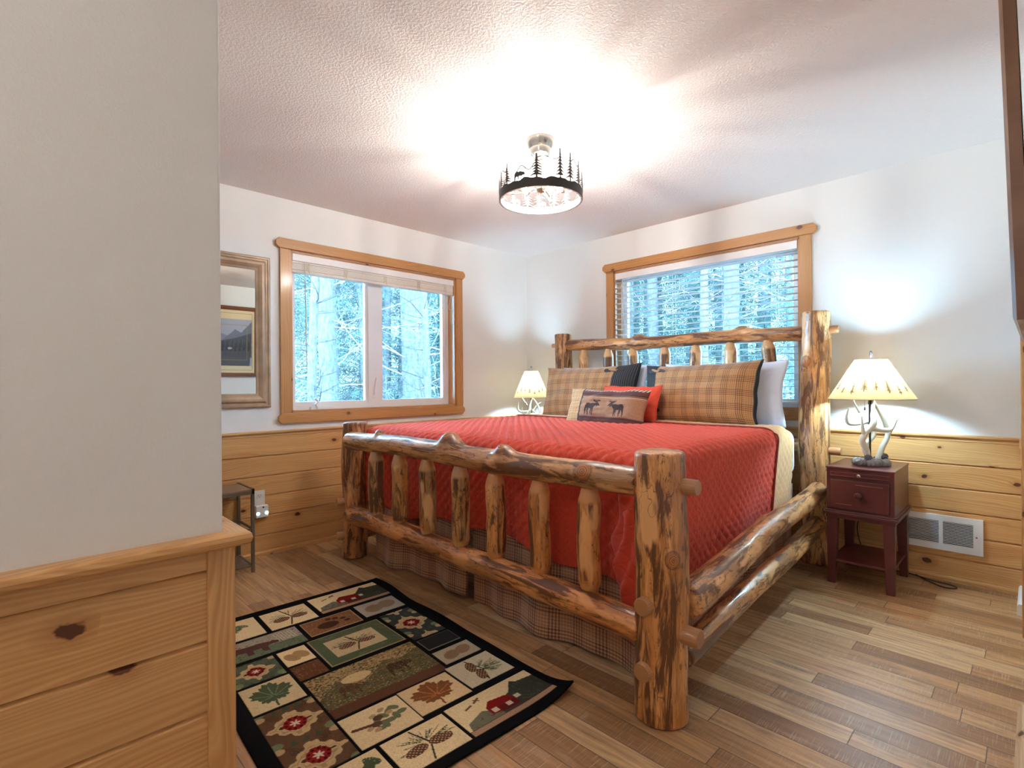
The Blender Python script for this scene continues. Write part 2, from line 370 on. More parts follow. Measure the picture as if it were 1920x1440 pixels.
# ------------------------------------------------------------------ mesh builder
def key(P): return [tuple(p) for p in P]
class MB:
    def __init__(s, Mx=None):
        s.v = []; s.f = []; s.uv = []; s.r = []; s.fl = {}; s.col = []; s.M = Mx or Matrix.Identity(4); s.mi = []
    def add(s, verts, faces, uvs=None, rnd=0.0, attrs=None, cols=None, mi=0):
        b = len(s.v)
        for p in verts: s.v.append(tuple(s.M @ Vector(p)))
        for i, f in enumerate(faces):
            s.f.append([b + j for j in f]); s.r.append(rnd[i] if isinstance(rnd, list) else rnd); s.mi.append(mi)
            s.uv.append(uvs[i] if uvs else [(0.0, 0.0)] * len(f))
        n = len(verts)
        for k in set(list(s.fl) + list((attrs or {}))):
            if k not in s.fl: s.fl[k] = [0.0] * b
            s.fl[k] += list(attrs[k]) if attrs and k in attrs else [0.0] * n
        if cols is not None or s.col:
            if not s.col: s.col = [(1, 1, 1)] * b
            s.col += list(cols) if cols is not None else [(1, 1, 1)] * n
        return s
    def box(s, x0, x1, y0, y1, z0, z1, grain=None, rnd=None, mi=0):
        if x0 > x1: x0, x1 = x1, x0
        if y0 > y1: y0, y1 = y1, y0
        if z0 > z1: z0, z1 = z1, z0
        V = [(x, y, z) for z in (z0, z1) for y in (y0, y1) for x in (x0, x1)]
        Fs = [(0, 2, 3, 1), (4, 5, 7, 6), (0, 1, 5, 4), (2, 6, 7, 3), (0, 4, 6, 2), (1, 3, 7, 5)]
        if grain is None:
            d = (x1 - x0, y1 - y0, z1 - z0); grain = 'xyz'[d.index(max(d))]
        g = 'xyz'.index(grain)
        uvs = []
        for f in Fs:
            pts = [V[i] for i in f]
            rng = [max(p[k] for p in pts) - min(p[k] for p in pts) for k in range(3)]
            o = [k for k in range(3) if k != g]
            w = o[0] if rng[o[0]] >= rng[o[1]] else o[1]
            if rng[g] < 1e-9: uvs.append([(p[o[0]] * .3, p[o[1]]) for p in pts])
            else: uvs.append([(p[g], p[w]) for p in pts])
        if rnd is None: rnd = random.random()
        return s.add(V, Fs, uvs, rnd, mi=mi)
    def prism(s, pts, axis, a, b, rnd=None, mi=0):
        """extrude a 2D outline (counter-clockwise) along axis from a to b. pts are the two other coordinates in xyz order"""
        n = len(pts); ax = 'xyz'.index(axis)
        def mk(p, t):
            q = list(p); q.insert(ax, t); return tuple(q)
        V = [mk(p, a) for p in pts] + [mk(p, b) for p in pts]
        Fs = []; uvs = []; per = 0.0
        for i in range(n):
            j = (i + 1) % n; L = math.dist(pts[i], pts[j])
            Fs.append((i, j, n + j, n + i)); uvs.append([(a, per), (a, per + L), (b, per + L), (b, per)]); per += L
        Fs.append(tuple(range(n))[::-1]); uvs.append([(p[0] * .3, p[1]) for p in pts][::-1])
        Fs.append(tuple(range(n, 2 * n))); uvs.append([(p[0] * .3, p[1]) for p in pts])
        if rnd is None: rnd = random.random()
        return s.add(V, Fs, uvs, rnd, mi=mi)
    def tube(s, path, radii, n=10, cap=True, rnd=0.0):
        P = [Vector(p) for p in path]; m = len(P)
        if not hasattr(radii, '__len__'): radii = [radii] * m
        V = []; up = None; L = 0.0; Ls = []
        for i in range(m):
            t = (P[min(i + 1, m - 1)] - P[max(i - 1, 0)])
            t = t.normalized() if t.length > 1e-9 else Vector((0, 0, 1))
            if up is None:
                up = t.orthogonal().normalized()
            up = (up - t * up.dot(t)); up = up.normalized() if up.length > 1e-6 else t.orthogonal().normalized()
            bi = t.cross(up)
            if i: L += (P[i] - P[i - 1]).length
            Ls.append(L)
            for k in range(n):
                a = 2 * PI * k / n
                V.append(tuple(P[i] + (up * math.cos(a) + bi * math.sin(a)) * radii[i]))
        Fs = []; uvs = []
        for i in range(m - 1):
            for k in range(n):
                k2 = (k + 1) % n
                Fs.append((i * n + k, i * n + k2, (i + 1) * n + k2, (i + 1) * n + k))
                c = 2 * PI * radii[i] / n
                uvs.append([(Ls[i], k * c), (Ls[i], (k + 1) * c), (Ls[i + 1], (k + 1) * c), (Ls[i + 1], k * c)])
        if cap:
            Fs.append(tuple(range(n))[::-1]); uvs.append([(0, 0)] * n)
            Fs.append(tuple(range((m - 1) * n, m * n))); uvs.append([(0, 0)] * n)
        return s.add(V, Fs, uvs, rnd)
    def lathe(s, prof, n=32, c=(0, 0, 0), cap=True):
        V = []; m = len(prof)
        for (r, z) in prof:
            for k in range(n):
                a = 2 * PI * k / n; V.append((c[0] + r * math.cos(a), c[1] + r * math.sin(a), c[2] + z))
        Fs = [(i * n + k, i * n + (k + 1) % n, (i + 1) * n + (k + 1) % n, (i + 1) * n + k) for i in range(m - 1) for k in range(n)]
        if cap:
            Fs.append(tuple(range(n))[::-1]); Fs.append(tuple(range((m - 1) * n, m * n)))
        return s.add(V, Fs)
    def grid(s, fn, nu, nv, uvf=None, colf=None, closed_u=False, rnd=0.0):
        V = []; C = [] if colf else None
        for j in range(nv + 1):
            for i in range(nu + (0 if closed_u else 1)):
                V.append(tuple(fn(i / nu, j / nv)))
                if colf: C.append(colf(i / nu, j / nv))
        w = nu if closed_u else nu + 1
        Fs = []; uvs = []
        for j in range(nv):
            for i in range(nu):
                i2 = (i + 1) % w if closed_u else i + 1
                Fs.append((j * w + i, j * w + i2, (j + 1) * w + i2, (j + 1) * w + i))
                if uvf: uvs.append([uvf(i / nu, j / nv), uvf((i + 1) / nu, j / nv), uvf((i + 1) / nu, (j + 1) / nv), uvf(i / nu, (j + 1) / nv)])
        return s.add(V, Fs, uvs if uvf else None, rnd, cols=C)
    def build(s, name, mats, parent=None, smooth=False, bevel=0.0, seg=2, solid=0.0, subsurf=0, angle=40):
        me = bpy.data.meshes.new(name)
        me.from_pydata(s.v, [], s.f)
        uvl = me.uv_layers.new(name='UVMap')
        flat = [c for u in s.uv for p in u for c in p]
        uvl.data.foreach_set('uv', flat)
        a = me.attributes.new('rnd', 'FLOAT', 'FACE'); a.data.foreach_set('value', s.r)
        for k, vals in s.fl.items():
            at = me.attributes.new(k, 'FLOAT', 'POINT'); at.data.foreach_set('value', vals)
        if s.col:
            ca = me.color_attributes.new('Col', 'FLOAT_COLOR', 'POINT')
            ca.data.foreach_set('color', [c for p in s.col for c in (*p, 1.0)])
        if not isinstance(mats, (list, tuple)): mats = [mats]
        for m in mats: me.materials.append(m)
        if len(mats) > 1: me.polygons.foreach_set('material_index', s.mi)
        if smooth: me.polygons.foreach_set('use_smooth', [True] * len(me.polygons))
        me.validate(clean_customdata=False); me.update()
        o = bpy.data.objects.new(name, me); COL.objects.link(o)
        if parent is not None: attach(o, parent)
        if bevel:
            b = o.modifiers.new('bevel', 'BEVEL'); b.width = bevel; b.segments = seg; b.limit_method = 'ANGLE'; b.angle_limit = math.radians(35)
            b.harden_normals = False
        if solid:
            b = o.modifiers.new('solid', 'SOLIDIFY'); b.thickness = solid; b.offset = -1
        if subsurf:
            b = o.modifiers.new('sub', 'SUBSURF'); b.levels = subsurf; b.render_levels = subsurf
        if smooth and angle and not subsurf:
            try: me.set_sharp_from_angle(angle=math.radians(angle))
            except Exception: pass
        return o

def empty(name, loc=(0, 0, 0), rz=0.0):
    o = bpy.data.objects.new(name, None); COL.objects.link(o); o.location = loc; o.rotation_euler = (0, 0, rz)
    o.empty_display_size = .1; return o
def tag(o, label, cat, group=None):
    o['label'] = label; o['category'] = cat
    if group: o['group'] = group
    return o
def struct(o): o['kind'] = 'structure'; return o
def wm(o):
    b = o.matrix_basis
    return wm(o.parent) @ o.matrix_parent_inverse @ b if o.parent else b
def attach(o, parent):
    """parent o without moving it (o's own matrix is its place in the room)"""
    o.parent = parent; o.matrix_parent_inverse = wm(parent).inverted()

# ------------------------------------------------------------------ little painter for woven / printed pictures
class Cv:
    def __init__(s, w, h, res, bg):
        s.w, s.h, s.res = w, h, res; s.nx, s.ny = int(round(w / res)), int(round(h / res))
        s.a = np.zeros((s.ny, s.nx, 3)); s.a[:] = bg
        s.X, s.Y = np.meshgrid((np.arange(s.nx) + .5) * res, (np.arange(s.ny) + .5) * res)
        s.rg = np.random.default_rng(3)
        s.clip = None
    def put(s, m, c, p=1.0):
        if s.clip is not None: m = m & s.clip
        if p < 1: m = m & (s.rg.random(m.shape) < p)
        s.a[m] = c
    def rect(s, x0, x1, y0, y1): return (s.X >= x0) & (s.X < x1) & (s.Y >= y0) & (s.Y < y1)
    def ell(s, cx, cy, rx, ry, ang=0):
        c, sn = math.cos(ang), math.sin(ang); dx, dy = s.X - cx, s.Y - cy
        return ((dx * c + dy * sn) / rx) ** 2 + ((-dx * sn + dy * c) / ry) ** 2 < 1
    def poly(s, pts):
        m = np.zeros(s.X.shape, bool); n = len(pts)
        for i in range(n):
            (x1, y1), (x2, y2) = pts[i], pts[(i + 1) % n]
            if y1 == y2: continue
            c = ((y1 > s.Y) != (y2 > s.Y)) & (s.X < (x2 - x1) * (s.Y - y1) / (y2 - y1) + x1)
            m ^= c
        return m
    def line(s, x0, y0, x1, y1, w):
        dx, dy = x1 - x0, y1 - y0; L = dx * dx + dy * dy + 1e-12
        t = np.clip(((s.X - x0) * dx + (s.Y - y0) * dy) / L, 0, 1)
        return (s.X - x0 - t * dx) ** 2 + (s.Y - y0 - t * dy) ** 2 < (w / 2) ** 2
    def grain(s, mask, amt):
        k = 1 + (s.rg.random(s.X.shape) - .5) * amt
        s.a[mask] *= k[mask][:, None]
    def at(s, u, v):
        i = min(s.nx - 1, max(0, int(u * s.nx))); j = min(s.ny - 1, max(0, int(v * s.ny)))
        return tuple(s.a[j, i])

def conifer(cv, cx, y0, h, w, seed=0):
    rg = random.Random(seed); m = cv.line(cx, y0, cx, y0 + h, w * .12)
    n = 7
    for k in range(n):
        f = k / n; yy = y0 + h * (.14 + .80 * f); ww = w * .5 * (1 - f) ** .8 * rg.uniform(.8, 1.15) + w * .05
        th = h * .085
        m |= cv.poly([(cx - ww, yy - th * rg.uniform(.3, 1.0)), (cx - ww * .5, yy + th * .2), (cx, yy + th * 1.6), (cx + ww * .5, yy + th * .2), (cx + ww, yy - th * rg.uniform(.3, 1.0)), (cx + ww * .3, yy - th * .1), (cx - ww * .3, yy - th * .1)])
    return m
MOOSE = [(.02, .30), (.05, .05), (.10, .05), (.11, .28), (.18, .42), (.20, .24), (.25, .05), (.29, .05), (.28, .28), (.30, .42),
         (.44, .40), (.45, .05), (.50, .05), (.51, .40), (.55, .05), (.60, .05), (.60, .42), (.68, .52), (.74, .60), (.78, .56), (.80, .48), (.83, .56), (.88, .60),
         (.97, .56), (1.0, .62), (.96, .68), (.90, .74), (.86, .78), (.86, .84), (.98, .84), (1.02, .92), (.98, .90), (.96, .99), (.92, .90), (.88, .98), (.85, .88), (.80, .99), (.79, .86),
         (.70, .98), (.71, .88), (.60, .99), (.62, .88), (.52, 1.0), (.56, .84), (.66, .78), (.76, .78), (.72, .74), (.62, .72), (.48, .72), (.34, .70), (.22, .74), (.10, .72), (.04, .62), (.03, .50)]
BEAR = [(0.02, .0), (.10, .0), (.14, .30), (.22, .42), (.34, .36), (.34, .0), (.44, .0), (.46, .34), (.60, .36), (.62, .0), (.72, .0), (.72, .38), (.80, .46), (.90, .44), (1.0, .50),
        (.99, .60), (.92, .70), (.86, .80), (.82, .74), (.72, .80), (.58, .86), (.40, .84), (.22, .90), (.08, .80), (.01, .60)]
def sil(cv, P, x, y, w, h, flip=False):
    return cv.poly([(x + (w * (1 - p[0]) if flip else w * p[0]), y + h * p[1]) for p in P])

def bez(P, n=14):
    """smooth curve through points (Catmull-Rom)"""
    P = [Vector(p) for p in P]; Q = [P[0] * 2 - P[1]] + P + [P[-1] * 2 - P[-2]]; out = []
    for i in range(1, len(Q) - 2):
        for k in range(n):
            t = k / n; a, b, c_, d = Q[i - 1], Q[i], Q[i + 1], Q[i + 2]
            out.append(.5 * ((2 * b) + (c_ - a) * t + (2 * a - 5 * b + 4 * c_ - d) * t * t + (3 * b - a - 3 * c_ + d) * t ** 3))
    out.append(P[-1]); return out

# ================================================================== THE ROOM
WX, WH = 3.672, 2.44           # right wall, ceiling height
FX, FY = 2.47, -3.511         # corner of the near wall block
RAIL = .833
T_ = .16                      # wall thickness
HX = 4.35                     # far side of the hall the room is entered from
W1 = dict(a=-2.40, b=-.935, z0=.948, z1=2.085)
W2 = dict(a=1.065, b=2.554, z0=.948, z1=2.115)
BACK = -5.3

m = MB(); m.box(-T_, HX + T_, BACK - T_, T_, -.12, 0)
struct(m.build('floor', M['floor']))
m = MB(); m.box(-T_, HX + T_, BACK - T_, T_, WH, WH + .12)
struct(m.build('ceiling', M['ceil']))
# left wall (window 1) and far wall (window 2) with their openings
m = MB()
m.box(-T_, 0, FY - .6, W1['a'], 0, WH); m.box(-T_, 0, W1['b'], T_, 0, WH)
m.box(-T_, 0, W1['a'], W1['b'], 0, W1['z0']); m.box(-T_, 0, W1['a'], W1['b'], W1['z1'], WH)
struct(m.build('wall_left', M['wall']))
m = MB()
m.box(0, W2['a'], 0, T_, 0, WH); m.box(W2['b'], WX + T_, 0, T_, 0, WH)
m.box(W2['a'], W2['b'], 0, T_, 0, W2['z0']); m.box(W2['a'], W2['b'], 0, T_, W2['z1'], WH)
struct(m.build('wall_back', M['wall']))
m = MB(); m.box(WX, HX + T_, -3.34, 0, 0, WH); m.box(HX, HX + T_, BACK, -3.34, 0, WH)
struct(m.build('wall_right', M['wall']))
m = MB(); m.prism([(0, FY), (0, BACK), (FX, BACK), (FX, FY)], 'z', 0, WH)
struct(m.build('wall_front', M['wall'], bevel=.006, seg=3))
m = MB(); m.box(FX, HX, BACK - T_, BACK, 0, WH)
struct(m.build('wall_hall', M['wall']))

# --- wainscot boards: grooved profile swept along the wall
def boards(name, axis, a, b, face, sign, zlist, ztop, th=.016, rset=0.0, parent=None):
    """horizontal boards between the z's of zlist, standing proud of the wall plane 'face' towards sign"""
    m = MB(); zs = list(zlist) + [ztop]
    g = .0055
    for i in range(len(zs) - 1):
        z0, z1 = zs[i], zs[i + 1]
        prof = [(0, z0), (th - .011, z0), (th - .009, z0 + .0015), (th, z0 + .003), (th, z1 - .0085), (th - .009, z1 - .0005), (th - .011, z1), (0, z1)]
        if axis == 'y': pts = [(face + sign * p[0], p[1]) for p in prof]
        else: pts = [(face + sign * p[0], p[1]) for p in prof]
        n = len(pts); V = []; 
        for t in (a, b):
            for p in pts: V.append((p[0], t, p[1]) if axis == 'y' else (t, p[0], p[1]))
        Fs = [(k, (k + 1) % n, n + (k + 1) % n, n + k) for k in range(n)] + [tuple(range(n)), tuple(range(n, 2 * n))]
        uvs = [[(V[q][1] if axis == 'y' else V[q][0], V[q][2]) for q in f] for f in Fs]
        m.add(V, Fs, uvs, .11 * i + rset + .013 * i * i)
    o = m.build(name, M['pine'], parent)
    bmx = bmesh.new(); bmx.from_mesh(o.data); bmesh.ops.recalc_face_normals(bmx, faces=bmx.faces); bmx.to_mesh(o.data); bmx.free()
    return struct(o)
GZ = [.0, .1366, .2671, .3994, .5319, .6657]
boards('wainscot_left', 'y', FY, 0, 0, 1, GZ, .80, rset=.31)
boards('wainscot_back', 'x', .016, WX, 0, -1, GZ, .80, rset=1.7)
boards('wainscot_near', 'y', BACK, -3.545, FX, 1, [.04, .187, .330, .474, .6175, .760], .812, th=.012, rset=2.63)
boards('wainscot_front', 'x', .016, FX - .10, FY, 1, GZ, .80, rset=.9)
boards('wainscot_right', 'y', -.54, 0, WX, -1, GZ, .80, rset=.5)

def rail(name, segs, parent=None):
    m = MB()
    for (axis, a, b, face, sg, pr) in segs:
        prof = [(0, -.045), (.012, -.045), (.018, -.036), (.018, -.022), (pr - .006, -.020), (pr, -.012), (pr, -.004), (pr - .005, 0), (0, 0)]
        pts = [(face + sg * p[0], RAIL + p[1]) for p in prof]
        m.prism(pts if axis == 'y' else pts, axis, a, b)
    o = m.build(name, M['pine'])
    bmx = bmesh.new(); bmx.from_mesh(o.data); bmesh.ops.recalc_face_normals(bmx, faces=bmx.faces); bmx.to_mesh(o.data); bmx.free()
    return struct(o)
rail('trim_1', [('y', FY, 0, 0, 1, .030)])
rail('trim_2', [('x', 0, WX, 0, -1, .030)])
# near wall cap: a mitred moulding that wraps the outside corner
def cap_near():
    m = MB(); e = .045
    prof = [(0, -.028), (e - .012, -.028), (e - .003, -.022), (e, -.013), (e - .002, -.004), (e - .009, 0), (0, 0)]
    n = len(prof)
    V = []
    for (px, pz) in prof: V.append((FX + px, BACK, RAIL + pz))
    for (px, pz) in prof: V.append((FX + px, FY + px, RAIL + pz))
    for (px, pz) in prof: V.append((.03, FY + px, RAIL + pz))
    Fs = []; uvs = []
    for sgm in (0, 1):
        for k in range(n):
            k2 = (k + 1) % n
            f = (sgm * n + k, sgm * n + k2, (sgm + 1) * n + k2, (sgm + 1) * n + k); Fs.append(f)
            uvs.append([((V[q][1] if sgm == 0 else V[q][0]), V[q][2] + (V[q][0] if sgm == 0 else V[q][1])) for q in f])
    Fs.append(tuple(range(n))); uvs.append([(0, 0)] * n)
    m.add(V, Fs, uvs, .42)
    o = m.build('trim_3', M['pine'])
    bmx = bmesh.new(); bmx.from_mesh(o.data); bmesh.ops.recalc_face_normals(bmx, faces=bmx.faces); bmx.to_mesh(o.data); bmx.free()
    return struct(o)
cap_near()
m = MB(); m.box(FX, FX + .018, -3.545, FY + .018, 0, RAIL - .026, 'z', .77); m.box(FX - .10, FX + .0, FY, FY + .018, 0, RAIL - .026, 'z', .21)
struct(m.build('trim_4', M['pine'], bevel=.003))
# baseboards
m = MB(); m.prism([(.016, 0), (.030, 0), (.030, .020), (.026, .028), (.016, .030)], 'y', FY, -.016)
struct(m.build('baseboard_left', M['pine']))
m = MB(); m.prism([(-.016, 0), (-.030, 0), (-.030, .020), (-.026, .028), (-.016, .030)], 'x', .016, 3.60)
struct(m.build('baseboard_back', M['pine']))
m = MB(); m.prism([(WX - .016, 0), (3.598, 0), (3.598, .045), (3.604, .055), (WX - .016, .055)], 'y', -.345, -.016)
struct(m.build('baseboard_right', M['white_in']))
m = MB(); m.box(3.605, WX, -.06, -.03, .775, .832, 'y')
struct(m.build('trim_5', M['pine'], bevel=.004))
# closet door casing and baseboard on the right wall, seen almost edge on
m = MB(); m.box(3.6205, WX, -.64, -.545, 0, 2.12, 'z', .33)
struct(m.build('trim_6', M['pine_dark'], bevel=.004))
m = MB(); m.prism([(WX, 0), (3.622, 0), (3.622, .075), (3.634, .090), (WX, .090)], 'y', -3.3, -1.50)
struct(m.build('baseboard_hall', M['pine_pale']))

# ------------------------------------------------------------------ windows
def window(name, axis, w, hdr, sgn, depth=.095, split=None):
    """axis 'y': in the left wall (room towards +x). axis 'x': in the back wall (room towards -y)."""
    root = empty(name, (0, (w['a'] + w['b']) / 2, w['z0']) if axis == 'y' else ((w['a'] + w['b']) / 2, 0, w['z0']))
    struct(root)
    def bx(m, u0, u1, d0, d1, z0, z1, grain=None, rnd=None):      # d: distance into the room (+) or outwards (-)
        g = {'u': axis, 'z': 'z', None: None}[grain]
        if axis == 'y': m.box(d0, d1, u0, u1, z0, z1, g, rnd)
        else: m.box(u0, u1, -d0, -d1, z0, z1, g, rnd)
    a, b, z0, z1 = w['a'], w['b'], w['z0'], w['z1']; cw = .073; pt = .020
    def board(u0, u1, zz0, zz1, th):                              # octagonal-ended header and apron
        c = .022; m = MB(); out = [(u0, zz0 + c), (u0 + c, zz0), (u1 - c, zz0), (u1, zz0 + c), (u1, zz1 - c), (u1 - c, zz1), (u0 + c, zz1), (u0, zz1 - c)]
        n = 8; V = []
        for d in (0, th):
            for p in out: V.append((d, p[0], p[1]) if axis == 'y' else (p[0], -d, p[1]))
        Fs = [(k, (k + 1) % n, n + (k + 1) % n, n + k) for k in range(n)] + [tuple(range(n))[::-1], tuple(range(n, 2 * n))]
        if axis == 'x': pass
        uvs = [[((V[q][1] if axis == 'y' else V[q][0]), V[q][2]) for q in f] for f in Fs]
        m.add(V, Fs, uvs, random.random())
        o = m.build('casing', M['pine_dark'], root, bevel=.003)
        bmx = bmesh.new(); bmx.from_mesh(o.data); bmesh.ops.recalc_face_normals(bmx, faces=bmx.faces); bmx.to_mesh(o.data); bmx.free()
    board(hdr[0], hdr[1], z1 + .004, z1 + .074, .032)
    board(hdr[0] + .012, hdr[1] - .010, z0 - .072, z0 - .002, .030)
    for (u0, u1) in ((a - cw, a), (b, b + cw)):
        m = MB(); bx(m, u0, u1, 0, pt, z0 - .002, z1 + .004, 'z'); m.build('casing', M['pine_dark'], root, bevel=.002)
    # jamb liner boards
    t = .014; m = MB()
    bx(m, a, a + t, -T_, .004, z0, z1, 'z'); bx(m, b - t, b, -T_, .004, z0, z1, 'z')
    bx(m, a, b, -T_, .004, z0, z0 + t, 'u'); bx(m, a, b, -T_, .004, z1 - t, z1, 'u')
    m.build('jamb', M['pine_dark'], root)
    # vinyl frame
    f = .035; m = MB(); A, B, Z0, Z1 = a + t, b - t, z0 + t, z1 - t
    bx(m, A, A + f, -T_, -depth + .01, Z0, Z1); bx(m, B - f, B, -T_, -depth + .01, Z0, Z1)
    bx(m, A + f, B - f, -T_, -depth + .01, Z0, Z0 + f); bx(m, A + f, B - f, -T_, -depth + .01, Z1 - f, Z1)
    if split: bx(m, split[0], split[1], -T_, -depth + .012, Z0 + f, Z1 - f)
    m.build('frame', M['vinyl'], root)
    panes = [(A + f, split[0]), (split[1], B - f)] if split else [(A + f, B - f)]
    for (p0, p1) in panes:
        sm = MB(); q = .022
        sh = sm
        bx(sh, p0, p0 + q, -.125, -depth, Z0 + f, Z1 - f); bx(sh, p1 - q, p1, -.125, -depth, Z0 + f, Z1 - f)
        bx(sh, p0 + q, p1 - q, -.125, -depth, Z0 + f, Z0 + f + q); bx(sh, p0 + q, p1 - q, -.125, -depth, Z1 - f - q, Z1 - f)
        so = sh.build('sash', M['vinyl'], root)
        gm = MB(); bx(gm, p0 + q - .002, p1 - q + .002, -.114, -.110, Z0 + f + q - .002, Z1 - f - q + .002)
        gm.build('pane', M['glass'], so)
    return root
win1 = window('window_1', 'y', W1, (-2.504, -.840), 1, split=(-1.752, -1.640))
win2 = window('window_2', 'x', W2, (.961, 2.661), 1)
# hardware on window 1
m = MB(); m.tube([(-.085, -1.70, 1.06), (-.078, -1.70, 1.10), (-.070, -1.695, 1.16), (-.066, -1.69, 1.20)], [.010, .009, .007, .006], 8)
m.box(-.094, -.082, -1.72, -1.68, 1.03, 1.13); m.build('latch', M['white_metal'], win1, bevel=.002)
m = MB(); m.box(-.09, -.060, -2.23, -2.04, .962, .980); m.tube([(-.06, -2.18, .975), (-.045, -2.20, 1.0), (-.035, -2.19, 1.02), (-.03, -2.215, 1.045)], [.011, .008, .007, .008], 8)
m.build('crank_handle', M['white_metal'], win1, bevel=.003)
m = MB()
for k in range(9): m.box(-.0868, -.0862, -1.93 - .007 * k, -1.926 - .007 * k, .968, .974)
for k in range(9): m.box(-.0868, -.0862, -1.83 - .009 * k, -1.824 - .009 * k, .966, .975)
m.build('sash_sticker', M['dark_gap'], win1)

# ------------------------------------------------------------------ blinds
def raised_blind():
    r = empty('window_blind', (.0, -1.667, 2.07)); tag(r, 'raised cream slat blind bunched at the top of the left window', 'blind', 'window blinds')
    m = MB(); m.box(-.060, .006, -2.384, -.952, 2.020, 2.070); m.build('valance', M['vinyl'], r, bevel=.003)
    m = MB(); m.box(-.058, -.004, -2.384, -.952, 2.008, 2.019)
    for k in range(9): m.box(-.058, -.006, -2.384, -.952, 1.962 + k * .005, 1.9662 + k * .005)
    m.build('stacked_slats', M['blind'], r)
    m = MB(); m.box(-.060, -.004, -2.384, -.952, 1.940, 1.960); m.build('bottom_rail', M['blind'], r, bevel=.004)
    for y in (-2.27, -1.98, -1.64, -1.32, -1.04):
        P = [(-.003, y + .016 * math.sin(i * 2.1), 2.012 - (i % 8) * .009) for i in range(22)]
        m = MB(); m.tube(bez(P, 4), .0015, 5); m.build('ladder_cord', M['cord'], r, smooth=True)
    m = MB(); m.tube([(.010, -2.300, 2.01), (.012, -2.298, 1.9), (.012, -2.294, 1.60), (.012, -2.289, 1.264)], [.003, .004, .0045, .0035], 8); m.build('wand', M['clear_plastic'], r)
    m = MB()
    def loop(y, zb, w):
        P = []
        for i in range(25):
            a = i / 24; P.append((.010, y + w * math.sin(a * 2 * PI) * (.4 + .6 * math.sin(a * PI)), 1.95 - (1.95 - zb) * math.sin(a * PI) ** .8))
        return P
    m.tube(loop(-.985, 1.80, .035), .0013, 5); m.build('pull_cord', M['cord'], r); m = MB(); m.tube(loop(-.972, 1.67, .022), .0013, 5); m.build('pull_cord', M['cord'], r)
    return r
raised_blind()
def lowered_blind():
    r = empty('window_blind', (1.81, 0, 2.10)); tag(r, 'lowered white slat blind with open slats in the window behind the bed', 'blind', 'window blinds')
    x0, x1 = 1.082, 2.538
    m = MB(); m.box(x0, x1, -.010, .050, 2.042, 2.098); m.build('valance', M['vinyl'], r, bevel=.003)
    m = MB(); n = 22
    for k in range(n):
        z = 2.018 - k * .0455
        m.add([(x0, .000, z + .0012), (x1, .000, z + .0012), (x1, .048, z - .0012), (x0, .048, z - .0012), (x0, .000, z - .0014), (x1, .000, z - .0014), (x1, .048, z - .0038), (x0, .048, z - .0038)],
              [(0, 1, 2, 3), (7, 6, 5, 4), (0, 4, 5, 1), (1, 5, 6, 2), (2, 6, 7, 3), (3, 7, 4, 0)])
    m.build('slats', M['slat'], r)
    m = MB(); m.box(x0, x1, .002, .048, .985, 1.003); m.build('bottom_rail', M['vinyl'], r, bevel=.003)
    for x in (1.22, 1.62, 2.02, 2.40):
        for y in (.000, .048): m = MB(); m.tube([(x, y, 2.04), (x, y, .995)], .0009, 4); m.build('ladder_cord', M['vinyl'], r)
    m = MB(); m.tube([(1.16, -.016, 2.04), (1.163, -.014, 1.6), (1.165, -.014, 1.31)], [.003, .004, .0035], 8); m.build('wand', M['clear_plastic'], r)
    return r
lowered_blind()

